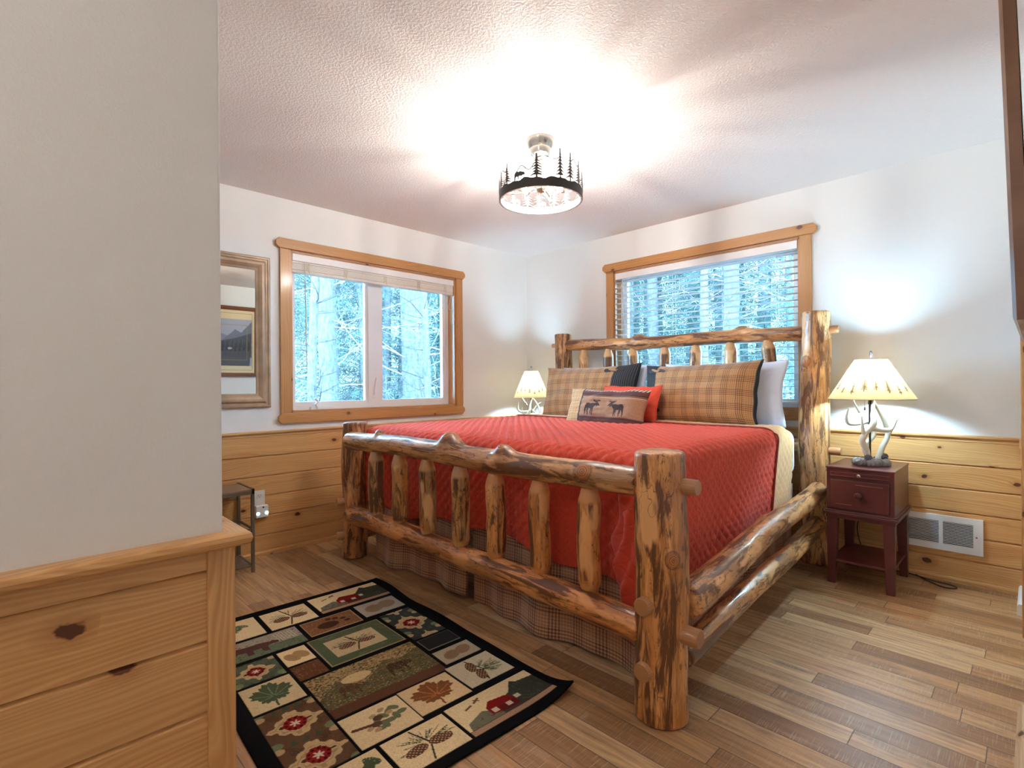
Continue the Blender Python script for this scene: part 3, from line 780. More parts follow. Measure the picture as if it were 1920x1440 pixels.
# ------------------------------------------------------------------ peeled logs
def log(name, p0, p1, r0, r1, parent, knots=(), taper0=0, taper1=0, seed=0, bow=(0, 0), tint=(1, 1, 1), nseg=32, rough_=1.0, dome=True, step=.016, collar=None):
    """knots: (t, angle, height, radius). taper: length of a turned, pencil-like end. built along local Z"""
    p0, p1 = Vector(p0), Vector(p1); L = (p1 - p0).length; z = (p1 - p0).normalized()
    x = (Vector((0, 0, 1)) if abs(z.z) < .9 else Vector((0, -1, 0))); x = (x - z * x.dot(z)).normalized(); y = z.cross(x)
    n = max(8, int(L / step)); V = []; KD = []; CT = []
    ts = [i / n for i in range(n + 1)]
    eps = .010 / L
    if not taper0 and dome: ts = [0, eps * .35, eps] + [t for t in ts if t > eps * 1.3]
    if not taper1 and dome: ts = [t for t in ts if t < 1 - eps * 1.3] + [1 - eps, 1 - eps * .35, 1]
    off = Vector((seed * 3.1, seed * 1.7, seed * 2.3))
    for t in ts:
        zz = t * L; R = r0 + (r1 - r0) * t; cut = 0.0
        cx = bow[0] * math.sin(PI * t) + .006 * rough_ * math.sin(t * 9 + seed); cy = bow[1] * math.sin(PI * t) + .005 * rough_ * math.cos(t * 7 + seed * 2)
        k = 1.0
        if taper0 and zz < taper0: k = .50 + .50 * (zz / taper0); cut = 1.0
        if taper1 and L - zz < taper1: k = .50 + .50 * ((L - zz) / taper1); cut = 1.0
        if not taper0 and dome and zz < .0101: k = .86 + .14 * math.sqrt(max(0, min(1, zz / .010)))
        if not taper1 and dome and L - zz < .0101: k = .86 + .14 * math.sqrt(max(0, min(1, (L - zz) / .010)))
        for j in range(nseg):
            a = 2 * PI * j / nseg
            q = Vector((math.cos(a) * 2.0, math.sin(a) * 2.0, zz * 5.0)) + off
            rr = R * k * (1 + .055 * rough_ * noise.noise(q) * (1 - .7 * cut) + .03 * rough_ * noise.noise(q * 2.7) * (1 - cut))
            kd = 9.0
            for (kt, ka, kh, kr) in knots:
                dz = (t - kt) * L; da = (a - ka + PI) % (2 * PI) - PI; dd = math.sqrt((dz * .8) ** 2 + (da * R) ** 2) / kr
                if dd < 2.4: rr += kh * math.exp(-(dd ** 2) * 1.1) * (1 if dd > .45 else .93)
                kd = min(kd, dd)
            V.append((cx + rr * math.cos(a), cy + rr * math.sin(a), zz)); KD.append(kd); CT.append(cut)
    m = len(ts)
    Fs = [(i * nseg + j, i * nseg + (j + 1) % nseg, (i + 1) * nseg + (j + 1) % nseg, (i + 1) * nseg + j) for i in range(m - 1) for j in range(nseg)]
    # caps
    b = len(V)
    V += [(V[0][0] * 0, 0, 0), (0, 0, L)]; KD += [9, 9]; CT += [1, 1]
    Fs += [(b, (j + 1) % nseg, j) for j in range(nseg)] + [(b + 1, (m - 1) * nseg + j, (m - 1) * nseg + (j + 1) % nseg) for j in range(nseg)]
    mb = MB(); mb.add(V, Fs, None, 0, {'kd': KD, 'cut': CT})
    me_o = mb.build(name, M['log'], None, smooth=True, angle=55)
    me_o.matrix_basis = Matrix(((x.x, y.x, z.x, p0.x), (x.y, y.y, z.y, p0.y), (x.z, y.z, z.z, p0.z), (0, 0, 0, 1)))
    if parent is not None: attach(me_o, parent)
    me_o.color = (*tint, 1)
    return me_o

def build_bed():
    B = empty('log_bed', (1.62, -1.17, 0)); tag(B, 'large rustic bed frame of knotty varnished logs on the wood floor', 'bed')
    RF, LF, RB, LB = (2.765, -2.235), (.470, -2.165), (2.680, -.170), (.612, -.170)
    O = (1.0, .80, .62); G = (.96, .90, .82)
    rf = log('footboard_post', (*RF, 0), (*RF, .905), .090, .0855, B, [(.47, 4.15, .006, .036), (.36, 5.5, .004, .020), (.17, 5.3, .006, .024), (.62, .9, .010, .03)], seed=1, tint=(1.05, .80, .56), step=.010, nseg=48, rough_=.7)
    lf = log('footboard_post', (*LF, 0), (*LF, .893), .082, .079, B, [(.3, 4.0, .008, .03), (.75, 5.2, .010, .03), (.5, 3.2, .008, .03)], seed=2, tint=(.86, .62, .48))
    rb = log('headboard_post', (*RB, 0), (RB[0] + .006, RB[1], 1.583), .094, .080, B, [(.935, 4.3, .012, .020), (.58, 3.9, .028, .030), (.44, 4.9, .008, .024), (.80, 5.9, .020, .035), (.88, 4.7, .003, .012), (.2, 4.0, .012, .03)], seed=3, tint=(1.22, 1.14, 1.02), step=.011, nseg=40, rough_=1.2)
    lb = log('headboard_post', (*LB, 0), (LB[0] + .01, LB[1], 1.592), .082, .076, B, [(.86, 4.2, .010, .025), (.72, 5.4, .008, .025), (.63, 3.8, .010, .02)], seed=4, tint=G)
    # footboard rails: local x of a horizontal log points up, so angle 0 is the top
    y = -2.20
    log('footboard_top_rail', (.515, -2.225, .782), (2.705, -2.262, .786), .058, .052, B, [(.50, .05, .052, .045), (.685, .25, .040, .036), (.185, .15, .030, .022), (.515, 5.9, .012, .05), (.90, 1.2, .01, .04), (.60, 5.2, .008, .03)], seed=5, bow=(.008, 0), tint=(.92, .76, .62), step=.012, nseg=40)
    log('footboard_bottom_rail', (.52, -2.215, .298), (2.71, -2.255, .282), .058, .054, B, [(.33, 5.0, .012, .03), (.52, 4.7, .010, .03), (.74, 5.5, .01, .03), (.12, .5, .012, .03)], seed=6, bow=(.010, 0), tint=(.92, .62, .40), step=.014, nseg=36)
    xs = [.855, 1.12, 1.39, 1.668, 1.924, 2.195, 2.452]
    for i, xx in enumerate(xs):
        kn = [[(.42, 4.5, .012, .014)], [(.8, 5.2, .006, .02)], [(.5, 3, .006, .02)], [(.85, 4.2, .008, .02)], [(.4, 5.8, .008, .02)], [(.75, 4.6, .006, .02)], [(.30, 4.5, .008, .026)]][i]
        log('footboard_spindle', (xx, -2.225, .312), (xx + .003, -2.232, .758), .045, .046, B, kn, rough_=.45, taper0=.062, taper1=.076, seed=10 + i, tint=[(.85, .78, .70), (.95, .80, .62), (.95, .82, .64), (.95, .86, .76), (.92, .66, .48), (.98, .72, .52), (1.0, .74, .52)][i])
    log('headboard_top_rail', (.665, -.17, 1.482), (2.625, -.17, 1.452), .050, .047, B, [(.385, .2, .030, .045), (.80, .1, .026, .040), (.56, 5.2, .010, .02), (.73, 5.0, .010, .026), (.385, 3.3, .012, .03)], seed=20, bow=(-.006, 0), tint=(1.0, .84, .68))
    log('headboard_bottom_rail', (.66, -.17, .735), (2.63, -.17, .735), .046, .046, B, [(.9, 4.6, .01, .03)], seed=21, tint=G)
    for i, xx in enumerate([.857, 1.117, 1.358, 1.645, 1.892, 2.150, 2.402]):
        log('headboard_spindle', (xx + (.045 if i == 6 else 0), -.17, .74), (xx, -.17, 1.435), .045, .044, B, [(.5, 5, .006, .02), (.2, 5.6, .01, .02)], rough_=.5, taper0=.07, taper1=.066, seed=30 + i, tint=(1.05, .98, .88))
    # side rails
    log('side_rail', (2.815, -2.17, .385), (2.712, -.235, .468), .060, .052, B, [(.28, 4.7, .012, .04), (.52, 5.0, .018, .04), (.66, 4.4, .008, .028), (.12, 4.2, .006, .02)], seed=41, tint=(1.15, 1.0, .86), step=.013, nseg=36)
    log('side_rail', (2.800, -2.16, .190), (2.712, -.24, .250), .044, .052, B, [(.4, 4.4, .006, .03), (.75, 5.2, .006, .03)], seed=42, tint=(1.15, 1.05, .86), step=.013, nseg=36)
    log('side_rail', (.46, -2.10, .375), (.55, -.24, .462), .055, .052, B, seed=43, tint=G)
    log('side_rail', (.46, -2.10, .150), (.55, -.24, .24), .046, .050, B, seed=44, tint=G)
    def peg(p, d, r=.026, L=.05):
        d = Vector(d).normalized(); p = Vector(p)
        m = MB(); e = p + d * L
        m.tube([p - d * .04, e - d * .004, e], [r, r, r * .9], 20); m.build('peg', M['peg'], B, smooth=True, angle=50)
    peg((RF[0] + .083, RF[1] + .005, .795), (1, .0, 0)); peg((RF[0] + .083, RF[1], .305), (1, 0, 0), .031, .055)
    peg((RF[0] - .012, RF[1] - .083, .398), (.02, -1, 0), .030, .028); peg((RF[0] - .015, RF[1] - .083, .180), (0, -1, 0), .031, .026)
    peg((LF[0] - .01, LF[1] - .075, .372), (-.35, -1, 0), .026, .045); peg((LF[0] - .01, LF[1] - .075, .148), (-.35, -1, 0), .028, .045)
    peg((RB[0] + .078, RB[1], 1.463), (1, 0, 0), .024, .06); peg((RB[0] + .085, RB[1], .708), (1, 0, 0), .024, .06)
    peg((LB[0] - .07, LB[1], 1.492), (-1, 0, 0), .020, .05)
    return B
build_bed()

# ------------------------------------------------------------------ mattress and bedding
def rbox(name, x0, x1, y0, y1, z0, z1, r, mat, label, cat, puff=0.0):
    m = MB(); m.box(x0, x1, y0, y1, z0, z1)
    o = m.build(name, mat, None, smooth=True, bevel=r, seg=5, angle=180); return tag(o, label, cat)
rbox('box_spring', .56, 2.578, -2.075, -.27, .32, .545, .03, M['plaid_skirt'], 'box spring under the mattress seen beside the right headboard post', 'box spring')
rbox('mattress', .55, 2.612, -2.075, -.285, .548, .846, .07, M['sheet'], 'thick mattress in a pale blue fitted sheet on the log bed', 'mattress')

def bed_skirt():
    r = empty('bed_skirt', (1.6, -1.2, .30)); tag(r, 'brown houndstooth plaid bed skirt hanging to the floor below the footboard', 'bed skirt')
    def panel(name, a, b, const, axis, z0, z1, seedp, flare):
        L = abs(b - a); nu = int(L / .012); nv = 24
        def fn(u, v):
            s_ = a + (b - a) * u; k = 1 - v
            wv = (.018 * math.sin(s_ * 9.0 + seedp) + .010 * math.sin(s_ * 23 + seedp * 2)) * (.25 + k)
            e = min(u, 1 - u); edge = -.02 * math.exp(-e * L / .02) * k
            d = flare * k + wv + edge
            z = z1 + (z0 - z1) * k + (.010 * math.sin(s_ * 5.5 + seedp) + .006 * math.sin(s_ * 14)) * k
            z = max(z, .003)
            return (s_, const - d, z) if axis == 'x' else (const + d, s_, z)
        m = MB(); m.grid(fn, nu, nv, uvf=lambda u, v: (a + (b - a) * u, z1 + (z0 - z1) * (1 - v)))
        m.build(name, M['plaid_skirt'], r, smooth=True, solid=.003, angle=180)
    panel('front_panel', .60, 1.555, -2.085, 'x', .012, .50, .3, .02)
    panel('front_panel', 1.590, 2.600, -2.085, 'x', .004, .50, 1.9, .02)
    panel('side_panel', -2.05, -1.20, 2.590, 'y', .014, .50, .8, .01)
    panel('side_panel', -1.17, -.30, 2.590, 'y', .014, .50, 2.8, .01)
bed_skirt()

QX0, QX1, QY0, QY1, QZ = .50, 2.632, -2.115, -.690, .862
def bed_surface(s, t, lift=0.0, zr=.40, y_head=-.64):
    """s: arc coordinate across the bed, t: arc coordinate along it (towards the foot); returns a point on the draped cover"""
    rr = .075
    def prof(d):           # d>0: arc length past the start of the rounded edge -> (out, down)
        if d <= 0: return 0.0, 0.0
        q = rr * PI / 2
        if d < q: a = d / rr; return rr * math.sin(a), rr * (1 - math.cos(a))
        return rr, rr + (d - q)
    xa, xb, ya = QX0 + rr, QX1 - rr, QY0 + rr
    ox, dx = (0, 0); x = s
    if s > xb: ox, dx = prof(s - xb); x = xb + ox
    elif s < xa: ox, dx = prof(xa - s); x = xa - ox
    y = t; dy = 0
    if t < ya: oy, dy = prof(ya - t); y = ya - oy
    d = max(dx, dy) + .22 * min(dx, dy)
    z = QZ - d
    z -= .012 * math.exp(-((x - 1.55) / 1.0) ** 2) * 0 
    w = noise.noise(Vector((s * 3.0, t * 3.0, 0))) * .008
    if dx > .08: x += (w * 1.5 + .010 * math.sin(t * 11 + s * 3) * min(1, dx * 3)) * (1 if s > 1 else -1)
    if dy > .08: y -= -.008 + w * 1.2 + .012 * math.sin(s * 13) * min(1, dy * 3) * .7
    if dx < .01 and dy < .01: z += w * .7
    # lift outwards along the local normal
    if lift:
        if dx > dy and dx > .03: x += lift * (1 if s > 1 else -1)
        elif dy > .03: y -= lift
        z += lift if max(dx, dy) < .08 else 0
    return Vector((x, y, z))
def quilted(p_of, s, t, sp, amp):
    a, b = s + t, s - t
    h = min(abs(math.sin(a * PI / sp)), abs(math.sin(b * PI / sp))) ** .6 * amp
    e = .004
    p = p_of(s, t); du = p_of(s + e, t) - p; dv = p_of(s, t + e) - p
    n = du.cross(dv); n = n.normalized() if n.length > 1e-9 else Vector((0, 0, 1))
    return p + n * h
def quilt():
    sR = QX1 - .075 + .118 + .46; sL = QX0 + .075 - .118 - .34; tF = QY0 + .075 - .118 - .41
    m = MB(); nu, nv = 330, 250
    def fn(u, v):
        s = sL + (sR - sL) * u
        t1 = QY1 - max(0, s - 2.62) * .30
        tf = tF + .03 * math.sin(s * 4.1 + 1) + .015 * math.sin(s * 11)
        t = tf + (t1 - tf) * v
        return quilted(lambda a, b: bed_surface(a, b), s, t, .062, .0095)
    m.grid(fn, nu, nv, uvf=lambda u, v: (sL + (sR - sL) * u, tF + (QY1 - tF) * v))
    o = m.build('quilt', M['quilt'], None, smooth=True, solid=.008, angle=180)
    tag(o, 'red diamond quilted bedspread spread over the log bed', 'quilt')
    # reversed tan band at the head
    m = MB(); nu, nv = 300, 30
    sR2 = sR - .03
    def fb(u, v):
        s = sL + (sR2 - sL) * u; t1 = QY1 - .01 - max(0, s - 2.62) * .30
        te = -.37 - .13 * max(0, min(1, (s - 2.35) / .3)); t = t1 + (te - t1) * v
        return quilted(lambda a, b: bed_surface(a, b, .010), s, t, .062, .004)
    m.grid(fb, nu, nv, uvf=lambda u, v: (sL + (sR - sL) * u, QY1 + .3 * v))
    fb_o = m.build('fold_back', M['quilt_tan'], o, smooth=True, solid=.009, angle=180); fb_o['label'] = 'tan reverse side folded back towards the pillows'
    m = MB(); P = []
    for i in range(260):
        s = sL + (sR - sL) * i / 259; t1 = QY1 - .012 - max(0, s - 2.62) * .30
        P.append(bed_surface(s, t1, .012))
    m.tube(P, .0055, 8); m.build('piping', M['piping'], o, smooth=True)
    # bunched corner beside the right foot post
    m = MB()
    def fc(u, v):
        a = u * 2 * PI
        z = .865 - .52 * (1 - v) - .10; r = (.050 + .022 * math.sin(v * 3) + .012 * math.sin(a * 3 + v * 9) + .009 * math.sin(a * 7 - v * 16) + .008 * noise.noise(Vector((a * 2, v * 9, 1)))) * min(1, (1.02 - v) * 9) * min(1, (v + .03) * 8)
        return Vector((2.605 + r * 1.25 * math.cos(a), -2.120 + r * .62 * math.sin(a), z))
    m.grid(fc, 60, 60, uvf=lambda u, v: (u * .3, v * .5), closed_u=True)
    m.build('corner_fold', M['quilt'], o, smooth=True, angle=180)
quilt()

# ------------------------------------------------------------------ pillows
def pillow(name, c, w, h, th, tilt, yaw, roll, mat, label, cat, group=None, col=None, nu=60, nv=44, pinch=.07, seed=0, sag=0.0, uvs=1.0):
    c = Vector(c)
    Rm = Matrix.Rotation(yaw, 4, 'Z') @ Matrix.Rotation(-tilt, 4, 'X') @ Matrix.Rotation(roll, 4, 'Y')
    def pos(u, v, side):
        x = (u * 2 - 1); z = (v * 2 - 1)
        e = max(0.0, (1 - abs(x) ** 3.2)) * max(0.0, (1 - abs(z) ** 3.0))
        t = th * .5 * (e ** .60) * (1 + .10 * noise.noise(Vector((x * 1.7 + seed, z * 1.7, side))))
        X = x * w / 2 * (1 - pinch * (1 - z * z)); Z = z * h / 2 * (1 - pinch * 1.6 * (1 - abs(x) ** 3 * (1.0 if z > 0 else .55)) * (1.0 if z > 0 else .45))
        Z -= sag * (1 - x * x) * (1 + z) * .5
        t += (.006 * noise.noise(Vector((x * 6 + seed, z * 6, 3 + side))) + .014 * noise.noise(Vector((x * 2.2 + seed, z * 2.5, 5)))) * e
        X += .010 * noise.noise(Vector((z * 2.1 + seed, 4, 1))) * abs(x) ** 3; Z += .014 * noise.noise(Vector((x * 2.4 + seed, 9, 2))) * abs(z) ** 3
        return Vector((X, -t * side, Z))
    m = MB(Matrix.Translation(c) @ Rm)
    for side in (1, -1):
        m.grid(lambda u, v: pos(u if side == 1 else 1 - u, v, side), nu, nv,
               uvf=lambda u, v: ((u if side == 1 else 1 - u) * w * uvs, v * h * uvs),
               colf=(lambda u, v: col(u if side == 1 else 1 - u, v)) if col else None)
    mats = mat if isinstance(mat, list) else [mat]
    if len(mats) > 1:
        k = len(m.mi) // 2
        for f in range(len(m.mi)):
            i = f % nu if f < k else nu - 1 - (f - k) % nu
            j = (f % k) // nu
            m.mi[f] = mats_sel(name, label, (i + .5) / nu, (j + .5) / nv)
    o = m.build(name, mats, None, smooth=True, angle=180)
    bmx = bmesh.new(); bmx.from_mesh(o.data); bmesh.ops.remove_doubles(bmx, verts=bmx.verts, dist=.0004); bmesh.ops.recalc_face_normals(bmx, faces=bmx.faces); bmx.to_mesh(o.data); bmx.free()
    tag(o, label, cat, group)
    return o, (lambda u, v, lift=0: (Matrix.Translation(c) @ Rm) @ (pos(u, v, 1) + Vector((0, -lift, 0))))
def mats_sel(name, label, u, v):
    if 'left side' in label: return 1 if u > .80 else 0
    if 'right side' in label: return 1 if (u < .15 or u > .985) else 0
    return 0
def toggle(p, o, n=2):
    """antler toggle with two leather patches sewn across the seam"""
    for (u, v) in n:
        a = p(u - .055, v, .004); b = p(u + .055, v, .004); c_ = p(u, v, .012)
        d = (b - a).normalized(); up = Vector((0, -.2, 1)).normalized()
        for q, sg in ((a, -1), (b, 1)):
            nn = 14; ring = [q + d * (.030 * math.cos(2 * PI * i / nn)) + up * (.016 * math.sin(2 * PI * i / nn)) for i in range(nn)]
            bk = Vector((0, .006, 0)); fr = Vector((0, -.004, 0))
            V = [tuple(r_ + bk) for r_ in ring] + [tuple(r_ + fr) for r_ in ring]
            m = MB(); m.add(V, [(i, (i + 1) % nn, nn + (i + 1) % nn, nn + i) for i in range(nn)] + [tuple(range(nn)), tuple(range(nn, 2 * nn))])
            m.build('toggle_patch', M['toggle_dark'], o)
        t = o
        m = MB(); m.tube([c_ - d * .035 + up * .010, c_ - d * .01 + up * .002, c_ + d * .028 - up * .006], [.007, .010, .006], 8)
        m.tube([c_ + d * .0, c_ + d * .040 + up * .004], [.003, .003], 6)
        m.build('toggle', M['toggle_tan'], t, smooth=True)

pillow('bed_pillow', (1.13, -.285, 1.068), .86, .44, .12, math.radians(7), 0, 0, M['white_cloth'], 'pale white pillow behind the plaid sham with the dark right end', 'pillow', 'white bed pillows', seed=3)
pillow('bed_pillow', (2.125, -.285, 1.065), .88, .44, .12, math.radians(7), math.radians(-2), math.radians(0), M['white_cloth'], 'pale white pillow sticking out at the right behind the right plaid sham', 'pillow', 'white bed pillows', seed=5)
o, p = pillow('pillow_sham', (1.085, -.408, 1.066), .92, .46, .23, math.radians(14), math.radians(3), math.radians(-1), [M['plaid'], M['stripe']], 'tan plaid pillow sham with black pinstripe end at right, left side of bed', 'pillow', 'plaid pillow shams', seed=7, pinch=.06)
toggle(p, o, [(.795, .86), (.80, .42)])
o, p = pillow('pillow_sham', (2.020, -.415, 1.062), .87, .45, .24, math.radians(14), math.radians(-3), math.radians(-1), [M['plaid'], M['stripe']], 'tan plaid pillow sham with black pinstripe end at left, right side of bed', 'pillow', 'plaid pillow shams', seed=11, pinch=.06)
toggle(p, o, [(.155, .86), (.15, .52), (.15, .18)])
o, p = pillow('throw_pillow', (1.615, -.640, .988), .47, .28, .11, math.radians(22), math.radians(2), 0, M['red_cloth'], 'plain red throw pillow behind the moose pillow', 'pillow', seed=13, pinch=.05)
m = MB(); m.tube([p(u, v) for (u, v) in [(i / 20, 0) for i in range(21)] + [(1, i / 10) for i in range(1, 11)] + [(1 - i / 20, 1) for i in range(1, 21)] + [(0, 1 - i / 10) for i in range(1, 11)]], .005, 6)
m.build('piping', M['red_cloth'], o, smooth=True)
# moose cushion
cv = Cv(.60, .27, .0016, (.30, .155, .085))
X, Y = cv.X / .60, cv.Y / .27
cv.put((Y < .20), (.085, .022, .015)); cv.put((Y > .82), (.085, .022, .015))
cv.put((abs(Y - .10) < .05), (.14, .05, .035), .35)
cv.put((Y < .06) & (np.sin(X * 150 + Y * 60) > .3), (.42, .28, .18)); cv.put((Y > .93) & (np.sin(X * 150 - Y * 60) > .1), (.62, .50, .40))
cv.put((abs(Y - .185) < .012) | (abs(Y - .80) < .012), (.04, .012, .01)); cv.put(abs(Y - .765) < .012, (.12, .04, .025)); cv.put(abs(Y - .735) < .010, (.42, .26, .15)); cv.put(abs(Y - .215) < .01, (.16, .06, .04))
dk = (.035, .018, .014)
cv.put(sil(cv, MOOSE, .172, .060, .118, .125), dk); cv.put(sil(cv, MOOSE, .352, .060, .128, .125, True), dk)
cv.grain(np.ones(cv.X.shape, bool), .35)
cv.put(X < .205, (.68, .43, .20)); 
lines = (np.mod(cv.X, .0085) < .0036) | (np.mod(cv.Y, .0085) < .0036); both = (np.mod(cv.X, .0085) < .0036) & (np.mod(cv.Y, .0085) < .0036)
cv.put((X < .205) & lines, (.46, .24, .10)); cv.put((X < .205) & both, (.24, .09, .035))
cv.put(abs(X - .21) < .012, (.030, .018, .016))
o, p = pillow('moose_pillow', (1.520, -.790, .962), .67, .29, .13, math.radians(20), math.radians(1), math.radians(1.2), M['vcloth'], 'brown cushion woven with two facing moose silhouettes, frontmost on the bed', 'pillow', col=lambda u, v: cv.at(u, v), nu=230, nv=110, seed=17, pinch=.06)

# ------------------------------------------------------------------ nightstands
def copy_tree(o, parent=None):
    c = o.copy(); COL.objects.link(c)
    if parent is not None: c.parent = parent; c.matrix_parent_inverse = o.matrix_parent_inverse.copy()
    for ch in list(o.children): copy_tree(ch, c)
    return c
def nightstand():
    x0, x1, y0, y1, zt, zb = 2.826, 3.142, -.498, -.075, .660, .405
    r = empty('nightstand', ((x0 + x1) / 2, (y0 + y1) / 2, 0))
    tag(r, 'barn red nightstand with one drawer beside the right headboard post', 'nightstand', 'red nightstands')
    m = MB(); m.box(x0, x1, y0 + .004, y1, zb, zt - .012); m.build('body', M['nstand'], r, bevel=.003)
    m = MB(); m.box(x0 - .003, x1 + .003, y0 - .002, y1 + .003, zt - .012, zt); m.build('top', M['nstand'], r, bevel=.004, seg=3)
    e = .016
    m = MB(); m.box(x0 - e, x1 + e, y0 - e, y1 + .004, zb - .012, zb + .004); m.box(x0 - e * .6, x1 + e * .6, y0 - e * .6, y1 + .004, zb + .004, zb + .012)
    m.box(x0 - .004, x1 + .004, y0 - .004, y1, zb - .034, zb - .012); m.build('moulding', M['nstand'], r, bevel=.004, seg=3)
    # drawer: flat front with a raised bead
    dx0, dx1, dz0, dz1 = x0 + .020, x1 - .022, zb + .022, zt - .072
    m = MB(); m.box(dx0 - .003, dx1 + .003, y0 + .0025, y0 + .006, dz0 - .003, dz1 + .003); m.build('drawer_gap', M['dark_gap'], r)
    m = MB(); m.box(dx0, dx1, y0 - .006, y0 + .02, dz0, dz1); d = m.build('drawer', M['nstand'], r, bevel=.003)
    m = MB(); m.lathe([(.004, 0), (.007, .004), (.007, .010), (.016, .016), (.019, .022), (.016, .030), (.006, .034)], 20)
    k = m.build('knob', M['nstand'], None, smooth=True); k.matrix_basis = Matrix.Translation(((x0 + x1) / 2, y0 - .005, (dz0 + dz1) / 2 + .006)) @ Matrix.Rotation(PI / 2, 4, 'X'); attach(k, d)
    for (a, b, za, zb_) in ((x0 + .14, x1 - .05, dz1 - .021, dz1 - .0185), (x0 + .045, x0 + .125, dz0 + .026, dz0 + .0285)):
        m = MB(); m.box(a, b, y0 - .0066, y0 - .005, za, zb_); m.build('worn_streak', M['nstand_wear'], d)
    m = MB(); m.box(dx0, dx1, y0 - .004, y0 + .02, zt - .052, zt - .028); m.box(dx0, dx1, y0 - .007, y0, zt - .052, zt - .047); m.box(dx0, dx1, y0 - .007, y0, zt - .033, zt - .028)
    s = m.build('pull_out_tray', M['nstand'], r, bevel=.002)
    m = MB(); m.lathe([(.003, 0), (.004, .006), (.009, .010), (.010, .014), (.006, .019)], 16)
    k = m.build('knob', M['pewter'], None, smooth=True); k.matrix_basis = Matrix.Translation(((x0 + x1) / 2, y0 - .004, zt - .040)) @ Matrix.Rotation(PI / 2, 4, 'X'); attach(k, s)
    for (lx, sx) in ((x0, 1), (x1, -1)):
        for (ly, sy) in ((y0, 1), (y1, -1)):
            m = MB(); t, b = .054, .040
            V = [(lx, ly, zb - .012), (lx + sx * t, ly, zb - .012), (lx + sx * t, ly + sy * t, zb - .012), (lx, ly + sy * t, zb - .012),
                 (lx + sx * .002, ly + sy * .002, 0), (lx + sx * b, ly + sy * .002, 0), (lx + sx * b, ly + sy * b, 0), (lx + sx * .002, ly + sy * b, 0)]
            m.add(V, [(0, 1, 2, 3), (7, 6, 5, 4), (0, 4, 5, 1), (1, 5, 6, 2), (2, 6, 7, 3), (3, 7, 4, 0)])
            o = m.build('leg', M['nstand'], r, bevel=.003)
            bmx = bmesh.new(); bmx.from_mesh(o.data); bmesh.ops.recalc_face_normals(bmx, faces=bmx.faces); bmx.to_mesh(o.data); bmx.free()
    m = MB(); m.box(x0 + .010, x1 - .010, y0 + .012, y1 - .012, .122, .136); m.build('shelf', M['nstand'], r, bevel=.003)
    return r
NS = nightstand()
c = copy_tree(NS); c.location = (.315, -.290, 0); c['label'] = 'barn red nightstand in the corner under the small lamp, hidden by the bed'

# ------------------------------------------------------------------ table lamps
def pinecone_mb(m, c, r, h, n=60, up=(0, 0, 1)):
    c = Vector(c); up = Vector(up).normalized(); sx = up.orthogonal().normalized(); sy = up.cross(sx)
    P = [c - up * h / 2 + up * (h * i / 8) for i in range(9)]
    m.tube(P, [max(.001, r * .75 * math.sin(PI * (i / 8 * .86 + .09)) ** .7) for i in range(9)], 10)
    for i in range(n):
        f = (i + .5) / n; a = i * 2.39996; rr = r * math.sin(PI * (f * .84 + .1)) ** .7
        d = sx * math.cos(a) + sy * math.sin(a); t = up.cross(d)
        b = c + up * (h * (f - .5)); w = r * .30
        V = [b + d * rr * .6 - t * w * .7 - up * h * .03, b + d * rr * .6 + t * w * .7 - up * h * .03, b + d * rr * 1.08 + t * w * .5 + up * h * .05, b + d * rr * 1.16 + up * h * .075, b + d * rr * 1.08 - t * w * .5 + up * h * .05, b + d * rr * .62 + up * h * .06]
        m.add([tuple(v) for v in V], [(0, 1, 2, 3, 4), (0, 4, 5), (4, 3, 5), (3, 2, 5), (2, 1, 5), (1, 0, 5)])
def rad(keys, n):
    out = []
    for i in range(n):
        t = i / (n - 1) * (len(keys) - 1); k = min(int(t), len(keys) - 2); f = t - k; out.append(keys[k] * (1 - f) + keys[k + 1] * f)
    return out
